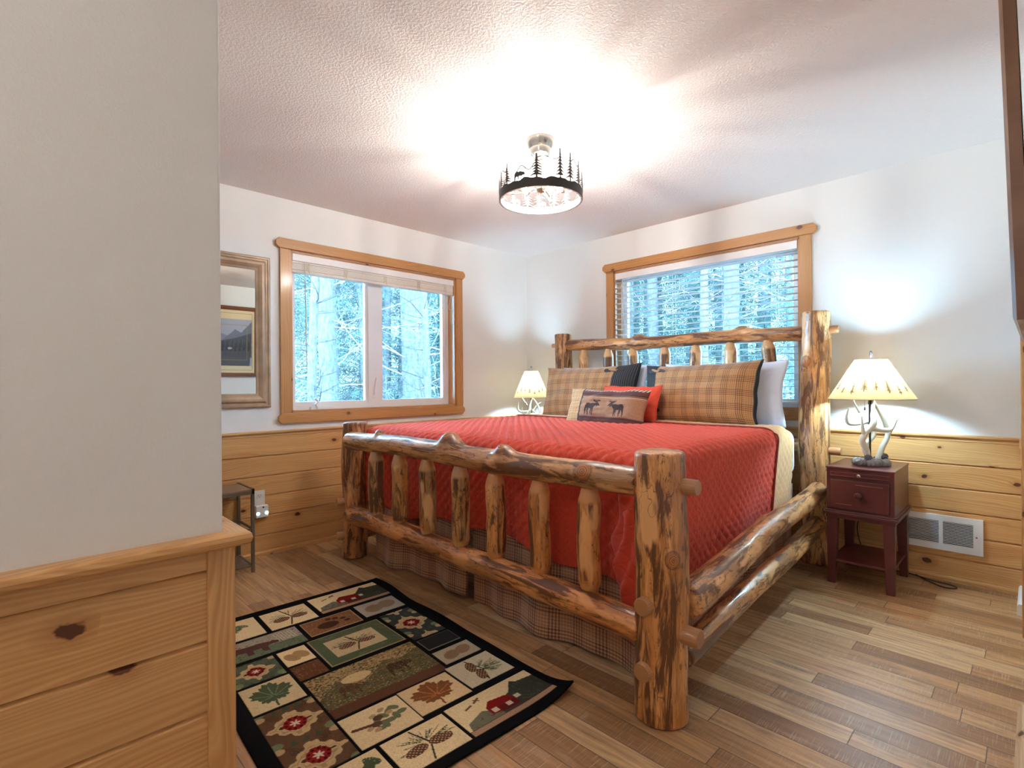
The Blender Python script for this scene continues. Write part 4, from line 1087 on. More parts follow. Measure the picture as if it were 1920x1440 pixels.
def lamp(loc, rz, sR, sr, sz0, sz1, label, k=1.0, seed=0):
    """sR, sr: bottom and top radius of the shade; sz: heights above the base. local x is 'across' as seen from the room's door"""
    r = empty('table_lamp', loc, rz); tag(r, label, 'lamp', 'antler table lamps')
    T = Matrix.Translation(loc) @ Matrix.Rotation(rz, 4, 'Z')
    # rocky foot
    m = MB(T); rg = random.Random(seed)
    def rock(c, s, sd):
        bm = bmesh.new(); bmesh.ops.create_icosphere(bm, subdivisions=3, radius=1)
        V = []
        for v in bm.verts:
            q = v.co.copy(); d = 1 + .28 * noise.noise(q * 1.3 + Vector((sd, sd, 0))) + .12 * noise.noise(q * 4 + Vector((sd, 0, 0)))
            V.append((c[0] + q.x * d * s[0], c[1] + q.y * d * s[1], max(0.0, c[2] + q.z * d * s[2])))
        Fs = [tuple(v.index for v in f.verts) for f in bm.faces]; bm.free(); m.add(V, Fs)
    rock((0, 0, .010), (.085, .060, .024), 1)
    for i in range(15):
        a = i / 15 * 2 * PI; rock((.080 * math.cos(a) * k, .058 * math.sin(a) * k, .016), (.022, .018, .024), i + 2)
    for i in range(5): rock((rg.uniform(-.05, .05), rg.uniform(-.03, .03), .026), (.026, .022, .012), i + 40)
    m.build('stone_base', M['stone'], r, smooth=True, angle=30)
    for (px, py, pz, u_) in ((-.046, -.040, .046, (-.8, -.3, .35)), (.055, -.022, .050, (.8, .1, .3))):
        m = MB(T); pinecone_mb(m, (px, py, pz), .019, .040, 55, u_); m.build('pine_cone', M['cone'], r)
    # antlers
    S = k; top = sz0 + .03
    def ant(paths):
        m = MB(T)
        for P, R in paths:
            C_ = bez(P); m.tube(C_, rad([x * S for x in R], len(C_)), 12)
        m.build('antler', M['antler'], r, smooth=True, angle=180)
    q = sz0 / .38
    ant([([(.030, -.01, .03 * q), (.052, -.012, .10 * q), (.085, -.01, .17 * q), (.075, 0, .25 * q), (.040, .01, .33 * q), (-.005, .0, .39 * q)], [.017, .015, .013, .013, .010, .004]),
         ([(.080, -.01, .16 * q), (.100, -.02, .20 * q), (.108, -.03, .235 * q)], [.010, .008, .002])])
    ant([([(-.035, -.02, .03 * q), (-.050, -.03, .09 * q), (-.075, -.035, .15 * q), (-.040, -.045, .21 * q), (.02, -.05, .205 * q), (.075, -.04, .205 * q), (.110, -.03, .24 * q), (.135, -.02, .30 * q)], [.014, .016, .016, .015, .014, .013, .009, .002]),
         ([(.098, -.035, .222 * q), (.125, -.02, .25 * q), (.160, -.01, .270 * q)], [.008, .006, .002]),
         ([(-.060, -.042, .19 * q), (-.020, -.045, .24 * q), (-.012, -.03, .30 * q), (.006, -.02, .37 * q)], [.014, .018, .012, .003]),
         ([(-.070, -.04, .175 * q), (-.085, -.05, .23 * q), (-.088, -.05, .285 * q)], [.011, .008, .003])])
    ant([([(.010, .03, .03 * q), (-.015, .04, .10 * q), (.045, .045, .17 * q), (.02, .05, .24 * q), (-.03, .04, .235 * q), (-.105, .03, .235 * q), (-.130, .02, .27 * q), (-.122, .01, .330 * q)], [.015, .014, .013, .011, .010, .010, .009, .003]),
         ([(.02, .05, .24 * q), (.055, .05, .30 * q), (.095, .04, .33 * q)], [.009, .007, .002]),
         ([(-.04, .04, .30 * q), (-.075, .03, .35 * q), (-.095, .02, .39 * q)], [.007, .006, .003])])
    m = MB(T); m.tube([(0, .012, .02), (0, .012, sz0 - .03)], .0055, 12); m.tube([(0, .012, sz0 - .03), (0, .006, sz0 + .01), (0, 0, sz0 + .03)], .009, 12)
    m.tube([(0, 0, sz0 + .03), (0, 0, sz0 + .085)], .016, 16); m.build('pole', M['black'], r, smooth=True)
    # bulb
    bz = sz0 + .125
    m = MB(T); m.lathe([(.004, -.044), (.013, -.040), (.016, -.022), (.026, -.004), (.031, .014), (.027, .032), (.014, .044), (.002, .047)], 16, (0, 0, bz))
    m.build('light_bulb', M['lbulb'], r, smooth=True)
    # shade
    H = sz1 - sz0; slant = math.hypot(H, sR - sr); cv = Cv(2 * PI * sR, slant, .0022, (.34, .20, .085))
    n = 20
    cv.rg = np.random.default_rng(seed + 5)
    for i in range(n):
        u = (i + .5) / n * cv.w; hh = .056 * (sR / .21) * (.8 + .5 * ((i * 7) % 5) / 4); y0 = slant * (.13 + .10 * (1 + math.sin(i * 1.45 + 2)) / 2)
        cv.put(conifer(cv, u, y0, hh * 1.15, hh * .85, i + seed), (.085, .04, .016))
    m = MB(T); nu, nv = 420, 90
    def fn(u, v, off=0): R = sR + (sr - sR) * v - off; a = u * 2 * PI; return (R * math.cos(a), R * math.sin(a), sz0 + H * v)
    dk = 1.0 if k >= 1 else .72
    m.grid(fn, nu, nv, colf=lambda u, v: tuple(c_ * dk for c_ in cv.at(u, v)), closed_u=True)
    m.build('lamp_shade', M['shade'], r, smooth=True, angle=180)
    for (R, z) in ((sR, sz0), (sr, sz1)):
        m = MB(T); m.tube([(R * math.cos(a), R * math.sin(a), z) for a in [2 * PI * i / 64 for i in range(65)]], .0020, 6, cap=False); m.build('shade_trim', M['shade_edge'], r, smooth=True)
    m = MB(T); 
    for a in (0, 2 * PI / 3, 4 * PI / 3): m.tube([(0, 0, sz1 - .008), (sr * math.cos(a), sr * math.sin(a), sz1 - .002)], .0014, 6)
    for sg in (-1, 1): m.tube(bez([(0, 0, sz0 + .075), (sg * .045, 0, sz0 + .11), (sg * .045, 0, sz1 - .06), (0, 0, sz1 - .008)], 8), .0014, 6)
    m.build('harp', M['pewter'], r)
    m = MB(T); m.tube([(0, 0, sz1 - .01), (0, 0, sz1 + .012)], .003, 8); pinecone_mb(m, (0, 0, sz1 + .030), .0095 * max(.8, k), .034, 40); m.build('finial', M['cone'], r)
    m = MB(T); m.tube([(-.058, -.03, sz0 + .06), (-.058, -.03, sz0 - .045)], .0008, 5); pinecone_mb(m, (-.058, -.03, sz0 - .055), .007, .020, 24); m.build('pull_chain', M['cone'], r)
    return r
CAMYAW = math.atan2(_R0.y, _R0.x)
lamp((3.005, -.300, .660), CAMYAW, .212, .078, .378, .604, 'antler table lamp with wide parchment shade on the red nightstand at right', 1.0, 1)
lamp((.330, -.290, .660), CAMYAW, .168, .064, .352, .598, 'small antler lamp with parchment shade in the corner left of the bed', .9, 9)

# ------------------------------------------------------------------ wall heater
def heater():
    x0, x1, z0, z1 = 3.080, 3.461, .174, .372
    r = empty('wall_heater', ((x0 + x1) / 2, -.016, z0)); tag(r, 'white louvred wall heater set into the pine wainscot', 'heater')
    yf = -.028; m = MB(); mx = .5 * (3.278 + 3.290); op = [(3.112, 3.272), (3.290, 3.420)]; za, zb_ = z0 + .035, z1 - .034
    m.box(x0, x1, yf, -.015, zb_, z1); m.box(x0, x1, yf, -.015, z0, za)
    for (a, b) in ((x0, op[0][0]), (op[0][1], op[1][0]), (op[1][1], x1)): m.box(a, b, yf, -.015, za, zb_)
    m.build('faceplate', M['white_metal'], r)
    m = MB(); m.box(x0 + .02, x1 - .03, -.0165, -.0155, za - .005, zb_ + .005); m.build('recess_shade', M['dark_gap'], r)  # black sheet paints in the deep shade behind the louvres
    for (a, b) in op:
        m = MB(); n = 15
        for k in range(n):
            z = za + (zb_ - za) * (k + .5) / n
            m.add([(a, yf + .001, z - .0005), (b, yf + .001, z - .0005), (b, yf + .006, z + .0005), (a, yf + .006, z + .0005), (a, yf + .001, z - .0026), (b, yf + .001, z - .0026), (b, yf + .006, z - .0018), (a, yf + .006, z - .0018)],
                  [(0, 1, 2, 3), (7, 6, 5, 4), (0, 4, 5, 1), (1, 5, 6, 2), (2, 6, 7, 3), (3, 7, 4, 0)])
        m.build('louvre', M['white_metal'], r)
    m = MB(); m.tube([(3.434, yf + .001, .273), (3.434, yf - .003, .273)], .0045, 12); m.build('screw', M['steel'], r)
heater()

# ------------------------------------------------------------------ lamp cord on the floor
m = MB()
m.tube(bez([(3.17, -.05, .010), (3.22, -.10, .006), (3.30, -.16, .005), (3.355, -.145, .006), (3.34, -.105, .006), (3.24, -.10, .011), (3.14, -.06, .012), (2.98, -.05, .02), (2.90, -.045, .12), (2.88, -.035, .25), (2.93, -.032, .34)], 12), .0032, 8)
tag(m.build('power_cord', M['rubber'], None, smooth=True), 'black power cord looping out on the floor behind the red nightstand', 'cord')

# ------------------------------------------------------------------ ceiling fixture
def fixture():
    cx, cy = 1.819, -1.789
    r = empty('ceiling_light', (cx, cy, WH)); tag(r, 'round ceiling light ringed with black metal pine trees and a bear', 'ceiling light')
    T = Matrix.Translation((cx, cy, 0))
    m = MB(T); m.lathe([(.074, 2.44), (.076, 2.432), (.072, 2.412), (.060, 2.392), (.057, 2.388), (.056, 2.380), (.050, 2.358), (.036, 2.342), (.012, 2.336), (.010, 2.332)][::-1], 40)
    m.build('canopy', M['pewter'], r, smooth=True, angle=25)
    m = MB(T); m.tube([(0, 0, 2.335), (0, 0, 2.17)], .0085, 14); m.lathe([(.002, 2.155), (.020, 2.160), (.028, 2.172), (.020, 2.186), (.006, 2.192)], 20); m.build('stem', M['pewter'], r, smooth=True)
    Rr = .222; zb, zt = 2.112, 2.150
    m = MB(T); m.lathe([(Rr - .003, zb), (Rr, zb), (Rr, zt), (Rr - .003, zt)], 96, cap=False)
    m.build('ring', M['black'], r, smooth=True)
    m = MB(T); m.lathe([(Rr - .0032, zt), (Rr - .0045, zt), (Rr - .0045, zb + .004), (Rr - .012, zb), (Rr - .0032, zb)], 96, cap=False)
    m.build('inner_liner', M['white_in'], r, smooth=True)
    # cut metal scene around the ring
    Wc, Hc, res = 2 * PI * Rr, .155, .0016
    cv = Cv(Wc, Hc, res, (0, 0, 0)); mask = cv.Y < (.006 + .004 * np.sin(cv.X * 40) + .003 * np.sin(cv.X * 95 + 1))
    def ux(phi): return ((phi % (2 * PI)) / (2 * PI)) * Wc
    ph0 = math.atan2(-3.84 - cy, 3.67 - cx)                          # direction of the door
    # angle offsets (to the right as seen from the door) and heights of the trees
    items = [(-78, .070), (-66, .090), (-50, .105), (-5, .118), (26, .148), (42, .140), (60, .122), (74, .10), (95, .11), (112, .13), (140, .105), (160, .14), (183, .11), (200, .125), (225, .10), (245, .135), (262, .11)]
    for i, (d, h) in enumerate(items):
        mask |= conifer(cv, ux(ph0 + math.radians(d)), .002, h, .066 if i not in (3,) else .080, i + 3)
    mask |= sil(cv, BEAR, ux(ph0 + math.radians(-36)), .003, .062, .050)
    mask |= sil(cv, BEAR, ux(ph0 + math.radians(172)), .004, .050, .036)
    mask |= sil(cv, MOOSE, ux(ph0 + math.radians(82)), .004, .045, .05)
    mask |= sil(cv, MOOSE, ux(ph0 + math.radians(212)), .004, .055, .05)
    # mountain ridge wires
    for (a, b, z, am) in ((-3, 24, .103, .006), (44, 60, .105, .012), (-64, -50, .078, .008), (-32, -8, .045, .02), (96, 140, .08, .012), (142, 182, .07, .012), (200, 244, .08, .012)):
        N = 14
        for k in range(N):
            f0, f1 = k / N, (k + 1) / N
            z0_ = z + am * math.sin(f0 * 2 * PI) + (.03 * f0 if am == .02 else 0); z1_ = z + am * math.sin(f1 * 2 * PI) + (.03 * f1 if am == .02 else 0)
            xa_, xb_ = ux(ph0 + math.radians(a + (b - a) * f0)), ux(ph0 + math.radians(a + (b - a) * f1))
            if abs(xa_ - xb_) < .2: mask |= cv.line(xa_, z0_, xb_, z1_, .0042)
    m = MB(T); V = []; Fs = []; idx = {}
    ny, nx = mask.shape
    def vid(i, j, k):
        i %= nx; q = (i, j, k)
        if q not in idx:
            a = 2 * PI * i / nx; R_ = Rr + .0012 - .0012 * k; idx[q] = len(V); V.append((R_ * math.cos(a), R_ * math.sin(a), zt - .002 + j * res))
        return idx[q]
    for j in range(ny):
        for i in range(nx):
            if not mask[j, i]: continue
            Fs.append((vid(i, j, 0), vid(i + 1, j, 0), vid(i + 1, j + 1, 0), vid(i, j + 1, 0)))
            Fs.append((vid(i, j + 1, 1), vid(i + 1, j + 1, 1), vid(i + 1, j, 1), vid(i, j, 1)))
            if not mask[j, (i + 1) % nx]: Fs.append((vid(i + 1, j, 0), vid(i + 1, j, 1), vid(i + 1, j + 1, 1), vid(i + 1, j + 1, 0)))
            if not mask[j, i - 1]: Fs.append((vid(i, j, 1), vid(i, j, 0), vid(i, j + 1, 0), vid(i, j + 1, 1)))
            if j + 1 >= ny or not mask[j + 1, i]: Fs.append((vid(i, j + 1, 0), vid(i + 1, j + 1, 0), vid(i + 1, j + 1, 1), vid(i, j + 1, 1)))
    m.add(V, Fs); m.build('tree_cutout', M['black'], r)
    # arms, sockets, bulbs
    for k in range(5):
        a = ph0 + math.radians(-62 + 72 * k); d = (math.cos(a), math.sin(a)); R1 = .120
        m = MB(T); m.tube(bez([(0, 0, 2.172), (d[0] * .05, d[1] * .05, 2.188), (d[0] * .10, d[1] * .10, 2.176), (d[0] * R1, d[1] * R1, 2.160)], 6), .0045, 8)
        ar = m.build('arm', M['pewter'], r, smooth=True)
        m = MB(T); m.tube([(d[0] * R1, d[1] * R1, 2.150), (d[0] * R1, d[1] * R1, 2.182)], [.012, .010], 12); m.build('socket', M['pewter'], ar, smooth=True)
        m = MB(T); m.lathe([(.005, 0), (.007, .006), (.0115, .020), (.011, .032), (.006, .046), (.0015, .056)], 12, (d[0] * R1, d[1] * R1, 2.183)); m.build('light_bulb', M['bulb'], ar, smooth=True)
    for k in range(3):
        a = ph0 + math.radians(40 + 120 * k); m = MB(T); m.tube([(0, 0, 2.165), (Rr * .985 * math.cos(a), Rr * .985 * math.sin(a), 2.135)], .003, 6); m.build('spoke', M['pewter'], r, smooth=True)
    return r
fixture()
# unseen fill lamp, added behind the camera to brighten the near wall
r = empty('ceiling_light', (3.05, -4.75, WH)); tag(r, 'unseen round fill lamp added on the hall ceiling behind the camera', 'ceiling light')
m = MB(Matrix.Translation((3.05, -4.75, 0))); m.lathe([(.14, WH - .02), (.15, WH - .01), (.15, WH)], 32); m.build('base', M['white_in'], r, smooth=True, angle=30)
m = MB(Matrix.Translation((3.05, -4.75, 0))); m.lathe([(.002, WH - .10), (.06, WH - .09), (.11, WH - .06), (.135, WH - .021)], 24); m.build('fill_diffuser', M['hall_fill'], r, smooth=True)

# ------------------------------------------------------------------ mirror on the left wall
def frame(m, axis, face, sg, u0, u1, z0, z1, prof, mi=0):
    """mitred picture frame; prof = [(inset, height)] from the outer edge inwards"""
    n = len(prof); V = []
    for (a, b, su, sz) in ((u0, z0, 1, 1), (u1, z0, -1, 1), (u1, z1, -1, -1), (u0, z1, 1, -1)):
        for (i, h) in prof:
            u, z = a + su * i, b + sz * i; d = face + sg * h
            V.append((d, u, z) if axis == 'y' else (u, d, z))
    Fs = []; uvs = []
    for c_ in range(4):
        c2 = (c_ + 1) % 4
        for k in range(n - 1):
            f = (c_ * n + k, c2 * n + k, c2 * n + k + 1, c_ * n + k + 1); Fs.append(f)
            ln = [V[q] for q in f]
            uvs.append([((p[1] if axis == 'y' else p[0]) if c_ % 2 == 0 else p[2], prof[k + (1 if q in (2, 3) else 0)][0] + c_) for q, p in enumerate(ln)])
    m.add(V, Fs, uvs, random.random(), mi=mi)
def fix_normals(o):
    bmx = bmesh.new(); bmx.from_mesh(o.data); bmesh.ops.recalc_face_normals(bmx, faces=bmx.faces); bmx.to_mesh(o.data); bmx.free()
r = empty('wall_mirror', (0, -2.95, .994)); tag(r, 'rectangular wall mirror in a bronze grey moulded frame left of the window', 'mirror')
m = MB(); frame(m, 'y', 0, 1, -3.345, -2.541, .994, 2.004, [(0, 0), (0, .022), (.006, .026), (.014, .026), (.018, .021), (.028, .020), (.040, .032), (.056, .036), (.070, .030), (.078, .020), (.090, .016), (.094, .008)])
o = m.build('frame', M['mirror_frame'], r, smooth=True, angle=30); fix_normals(o)
m = MB(); m.box(.002, .010, -3.26, -2.63, 1.08, 1.92); m.build('mirror_glass', M['mirror'], r)

# ------------------------------------------------------------------ framed landscape print on the right wall (seen in the mirror)
cv = Cv(.62, .56, .003, (.40, .45, .55))
X, Y = cv.X / .62, cv.Y / .56
cv.a[:] = (.36, .38, .47)
nzf = np.sin(X * 9) * .02 + np.sin(X * 23 + 1) * .012
cv.put(cv.poly([(0, .30), (.0, .50), (.10, .54), (.20, .47), (.30, .40), (.62, .26), (.62, .1), (0, .1)]), (.22, .24, .31))
cv.put(cv.poly([(0, .38), (0, .56), (.05, .56), (.13, .46), (.24, .35), (.30, .30), (0, .25)]), (.09, .115, .15))
cv.put(cv.poly([(.34, .30), (.46, .44), (.52, .40), (.62, .54), (.62, .2), (.34, .2)]), (.16, .18, .24))
cv.put(cv.poly([(.60, .0), (.62, .40), (.45, .33), (.30, .29), (.15, .30), (0, .28), (0, 0)]), (.085, .095, .115))
for i in range(46): cv.put(conifer(cv, (i * .0137 + .01) % .62, .16 + .06 * math.sin(i * 2.1), .09 + .04 * ((i * 7) % 5) / 5, .045, i), (.03 + .02 * (i % 3), .04 + .02 * (i % 3), .05 + .02 * (i % 3)))
for i in range(70): x_ = (i * .0373) % .6; y_ = (i * .0191) % .16; cv.put(cv.line(x_, y_, x_ + .05, y_ + .012, .004), (.10, .10, .11))
cv.put(cv.ell(.30, .20, .022, .014), (.55, .42, .36)); cv.put(cv.ell(.41, .21, .022, .012), (.5, .44, .40))
r = empty('framed_print', (WX - .008, -1.88, 1.262)); tag(r, 'walnut framed mountain landscape print, seen reflected in the wall mirror', 'picture')
PX = WX - .008
PY0, PY1 = -2.36, -1.40
m = MB(); frame(m, 'y', PX, -1, PY0, PY1, 1.262, 2.173, [(0, 0), (0, .020), (.006, .026), (.016, .022), (.026, .026), (.040, .018), (.048, .014), (.052, .004)])
o = m.build('frame', M['pic_frame'], r); fix_normals(o)
m = MB(); m.box(PX - .006, PX - .001, PY0 + .03, PY1 - .03, 1.29, 2.145); m.build('mat_board', M['cream_mat'], r)
m = MB(); frame(m, 'y', PX - .006, -1, PY0 + .085, PY1 - .075, 1.345, 2.085, [(0, 0), (0, .001), (.005, .001), (.005, 0)]); frame(m, 'y', PX - .0085, -1, PY0 + .18, PY1 - .14, 1.475, 1.935, [(0, 0), (0, .001), (.006, .001), (.006, 0)]); o = m.build('fillet_line', M['brass_line'], r); fix_normals(o)
m = MB(); m.grid(lambda u, v: (PX - .0078, PY1 - .085 - .775 * u, 1.402 + .605 * v), 200, 150, colf=lambda u, v: cv.at(1 - u, v)); m.build('print', M['vpaint'], r)
r.rotation_euler = (0, -math.atan2(.025, .911), 0)

# ------------------------------------------------------------------ small metal shelf, outlet, night light
def rack():
    r = empty('shelf_rack', (.16, -3.05, 0)); tag(r, 'small metal rack with wood-look top and wire shelves under the mirror', 'shelf rack')
    x0, x1, y0, y1 = .030, .312, -3.40, -2.745; t = .018
    m = MB(); m.box(x0 + .012, x1 - .004, y0 + .004, y1 - .012, .488, .508, 'y'); m.build('top', M['shelf_wood'], r, bevel=.002)
    m = MB(); m.box(x0, x1, y1 - .012, y1, .480, .512); m.box(x0, x1, y0, y0 + .012, .480, .512); m.box(x1 - .006, x1, y0, y1, .478, .500); m.build('top_rail', M['steel'], r)
    for x in (x0, x1 - t):
        for y in (y0, y1 - t):
            m = MB(); m.box(x, x + t, y, y + t, 0, .512); m.build('leg', M['steel'], r, bevel=.001)
    for z in (.040, .265):
        m = MB()
        for y in (y0 + .006, y1 - .012): m.box(x0 + .01, x1 - .01, y, y + .008, z - .006, z + .006)
        for x in (x0 + .006, x1 - .010): m.box(x, x + .006, y0 + .01, y1 - .01, z - .004, z + .004)
        for k in range(13): x = x0 + .022 + k * .0195; m.tube([(x, y0 + .01, z + .003), (x, y1 - .012 - (.0 if z < .1 else .03), z + .003)], .0022, 6)
        m.build('wire_shelf', M['steel'], r)
rack()
r = empty('wall_outlet', (.016, -2.62, .33)); tag(r, 'white electrical outlet on the pine wainscot beside the metal rack', 'outlet')
m = MB(); m.box(.014, .022, -2.655, -2.585, .322, .438); pl = m.build('cover_plate', M['plastic'], r, bevel=.002)
m = MB(); m.box(.021, .0245, -2.637, -2.603, .390, .424); sk = m.build('socket', M['plastic'], r, bevel=.0015)
m = MB(); m.box(.0243, .0250, -2.629, -2.6265, .402, .413); m.box(.0243, .0250, -2.614, -2.6115, .403, .412); m.tube([(.0240, -2.620, .397), (.0251, -2.620, .397)], .0026, 10); m.build('slot', M['dark_gap'], sk)
r = empty('night_light', (.025, -2.61, .25)); tag(r, 'small plug-in night light glowing blue in the lower outlet socket', 'night light')
m = MB(); m.box(.0225, .052, -2.652, -2.572, .262, .342); b = m.build('housing', M['plastic'], r, bevel=.006, seg=3)
m = MB(); m.tube([(.051, -2.606, .330), (.0535, -2.606, .330)], .0055, 12); m.build('light_sensor', M['dark_gap'], r)
m = MB(); m.box(.0515, .0530, -2.640, -2.586, .276, .306); m.build('lens', M['plastic'], r, bevel=.0008)
for y in (-2.645, -2.579):
    m = MB(); m.lathe([(.0005, 0), (.010, .001), (.011, .003), (.007, .006), (.001, .007)], 16)
    o = m.build('glow_lens', M['glow'], None, smooth=True); o.matrix_basis = Matrix.Translation((.0505, y + (.006 if y < -2.6 else -.006), .291)) @ Matrix.Rotation(PI / 2, 4, 'Y'); attach(o, r)

# ------------------------------------------------------------------ rug (woven pictures)
def make_rug():
    Lr, Wr = 1.520, .970                                # a: away from the corner towards the door wall, b: 0 at the bed side .. Wr
    bk = (.006, .006, .007)
    cv = Cv(Lr, Wr, .0026, bk)                          # X = a, Y = Wr + b  (b measured negative)
    cream, tan, grn, dgrn, brn, dbr, red, gray = (.86, .66, .37), (.42, .26, .13), (.10, .125, .07), (.045, .06, .035), (.20, .085, .04), (.065, .025, .015), (.22, .012, .012), (.40, .33, .25)
    # local frames for each picture: p along +b (picture's right), q along -a (picture's up), both in metres
    def tile(a0, a1, b0, b1, c):
        cv.clip = None; m = cv.rect(a0, a1, Wr + b0, Wr + b1); cv.put(m, c); cv.clip = m
    class Loc:                                          # draws in picture coordinates p (0..w), q (0..h)
        def __init__(s, a0, a1, b0, b1): s.X = cv.Y - (Wr + b0); s.Y = a1 - cv.X; s.w = b1 - b0; s.h = a1 - a0
        ell = Cv.ell; poly = Cv.poly; line = Cv.line; rect = Cv.rect
    rg = random.Random(5)
    def mottle(c, dens, sc, sx=1.0, mask=True):
        f = np.sin(cv.X * sc * 1.7 + np.sin(cv.Y * sc) * 2) * np.sin(cv.Y * sc * sx * 1.3 + np.sin(cv.X * sc * .8) * 2.3) + cv.rg.normal(0, .45, cv.X.shape)
        cv.put((f > dens) & mask, c)
    def cone_pic(a0, a1, b0, b1, bg, seed, swap=False):
        tile(a0, a1, b0, b1, bg); mottle(tuple(x * .88 for x in bg), .9, 60); L = Loc(a0, a1, b0, b1); w, h = L.w, L.h; r_ = random.Random(seed)
        for k in range(26):
            an = r_.uniform(-.2, PI + .2) if not swap else r_.uniform(-1.2, 1.2); l0 = .12 * h; l1 = r_.uniform(.32, .48) * w
            m = L.line(w * .5 + l0 * math.cos(an), h * .5 + l0 * math.sin(an) * .8, w * .5 + l1 * math.cos(an), h * .5 + l1 * math.sin(an) * .8 * h / w, .0036); cv.put(m, (.10, .11, .05), .7)
        cv.put(L.line(w * .42, h * .95, w * .55, h * .45, .006) | L.line(w * .55, h * .45, w * .42, h * .04, .006), (.03, .02, .015))
        for (cx, cy, an) in (((.32, .42, .15), (.70, .42, -.12)) if not swap else ((.40, .66, 1.3), (.42, .30, 1.2))):
            el = L.ell(w * cx, h * cy, w * .18, h * .12, an); cv.put(el, (.11, .035, .018)); cv.put(el & (np.sin(cv.X * 420) * np.sin(cv.Y * 420) > .35), (.50, .34, .20))
    def cabin(a0, a1, b0, b1):
        tile(a0, a1, b0, b1, cream); L = Loc(a0, a1, b0, b1); w, h = L.w, L.h
        cv.put(L.poly([(w * .35, 0), (w * .40, h * .5), (w * .52, h * .55), (w * .62, h * .62), (w * .75, h * .9), (w * .80, h * .8), (w, h * .75), (w, 0)]), (.05, .05, .035)); mottle((.10, .095, .06), 1.0, 80, 1.0, L.poly([(w * .4, 0), (w * .44, h * .45), (w * .62, h * .55), (w * .75, h * .8), (w, h * .7), (w, 0)]))
        cv.put(L.poly([(0, 0), (w * .05, h * .35), (w * .25, h * .5), (w * .4, h * .3), (w * .4, 0)]), (.17, .16, .10)); mottle((.13, .06, .03), .9, 70, 1.0, L.poly([(0, 0), (w * .05, h * .3), (w * .25, h * .45), (w * .4, h * .3), (w * .4, 0)]))
        cv.put(L.poly([(w * .30, h * .26), (w * .30, h * .50), (w * .38, h * .66), (w * .56, h * .60), (w * .62, h * .46), (w * .60, h * .24)]), red)
        cv.put(L.poly([(w * .40, h * .2), (w * .40, h * .40), (w * .60, h * .40), (w * .62, h * .2)]), (.11, .012, .012))
        for (x_, y_) in ((.33, .30), (.49, .28), (.62, .36)): cv.put(L.rect(w * x_, w * (x_ + .06), h * y_, h * (y_ + .12)), (.66, .55, .38))
        cv.put(L.rect(0, w, 0, h * .13), (.42, .25, .15)); cv.put(L.rect(0, w, h * .13, h * .15), dbr)
        cv.put(L.line(w * .15, h * .72, w * .22, h * .77, .008) | L.line(w * .27, h * .80, w * .34, h * .88, .009) | L.line(w * .29, h * .88, w * .33, h * .80, .006), (.16, .07, .04))
    def maple(a0, a1, b0, b1, bg, c):
        tile(a0, a1, b0, b1, bg); mottle(tuple(x * .88 for x in bg), .9, 60); L = Loc(a0, a1, b0, b1); w, h = L.w, L.h; P = []
        for i in range(72):
            t = i / 72 * 2 * PI; f = .30 + .13 * abs(math.cos(2.5 * (t - PI / 2))) ** .6 + .035 * math.cos(t * 18)
            f *= 1.0 - .25 * max(0, -math.sin(t)); P.append((w * .5 + f * w * .92 * math.cos(t), h * .52 + f * h * .95 * math.sin(t)))
        lf = L.poly(P); cv.put(lf, c)
        for k in range(7): an = PI / 2 + (k - 3) * .55; cv.put(lf & L.line(w * .5, h * .4, w * .5 + .36 * w * math.cos(an), h * .4 + .40 * h * math.sin(an), .004), tuple(min(1, x * 2.6) for x in c), .8)
        cv.put(L.line(w * .5, h * .42, w * .47, h * .06, .008), c)
    def sw(a0, a1, b0, b1, bg, cell, oy=0.5):
        tile(a0, a1, b0, b1, bg); L = Loc(a0, a1, b0, b1); w, h = L.w, L.h; mottle(tuple(x * .6 for x in bg), .8, 26)
        n = max(1, round(h / cell)); 
        for k in range(-1, n + 1):
            cy = (k + oy) * cell; cx = w * .5; dx, dy = np.abs(L.X - cx), np.abs(L.Y - cy)
            zz = .014 * np.abs(np.mod(L.X * 60, 2) - 1) + .014 * np.abs(np.mod(L.Y * 60, 2) - 1)
            d = dx * .95 + dy * 1.05 + zz
            cv.put(d < cell * .50, (.58, .40, .20)); cv.put(d < cell * .40, (.40, .27, .12)); cv.put(d < cell * .365, (.58, .42, .22)); cv.put(d < cell * .29, dbr); 
            cv.put((np.maximum(dx, dy) * .6 + (dx + dy) * .55) < cell * .235, (.28, .015, .015))
            for q in range(10): an = q * PI / 5; cv.put(L.ell(cx + cell * .15 * math.cos(an), cy + cell * .15 * math.sin(an), .0055, .0055), (.05, .005, .005))
            st = (np.cos(6 * np.arctan2(L.Y - cy, L.X - cx)) * .35 + .75) * cell * .085 > np.hypot(dx, dy); cv.put(st, (.70, .60, .42))
        for k in range(0, n + 1):
            for sx_ in (.04, .96):
                cy = (k + oy - .5) * cell; cv.put(L.ell(w * sx_, cy + .016, .022, .018), (.17, .20, .10)); cv.put(L.ell(w * sx_, cy - .012, .018, .014), (.50, .33, .17))
            for sx_ in (.30, .5, .70): cv.put(L.poly([(w * sx_ - .014, (k + oy - .5) * cell - .012), (w * sx_ + .014, (k + oy - .5) * cell - .008), (w * sx_, (k + oy - .5) * cell + .018)]), (.05, .075, .04))
    cabin(.045, .255, -.42, -.05); cone_pic(.065, .27, -.66, -.445, cream, 1); 
    tile(.055, .27, -.91, -.685, cream); L = Loc(.055, .27, -.91, -.685)
    for k in range(6): cv.put(L.ell(L.w * (.3 + .08 * k), L.h * (.35 + .06 * k), .03, .014, .6 + k), (.12, .15, .07), .85)
    # bear
    tile(.295, .47, -.91, -.57, gray); L = Loc(.295, .47, -.91, -.57); cv.put(L.rect(0, L.w, 0, L.h * .40), (.14, .17, .10)); mottle((.24, .22, .14), .9, 70)
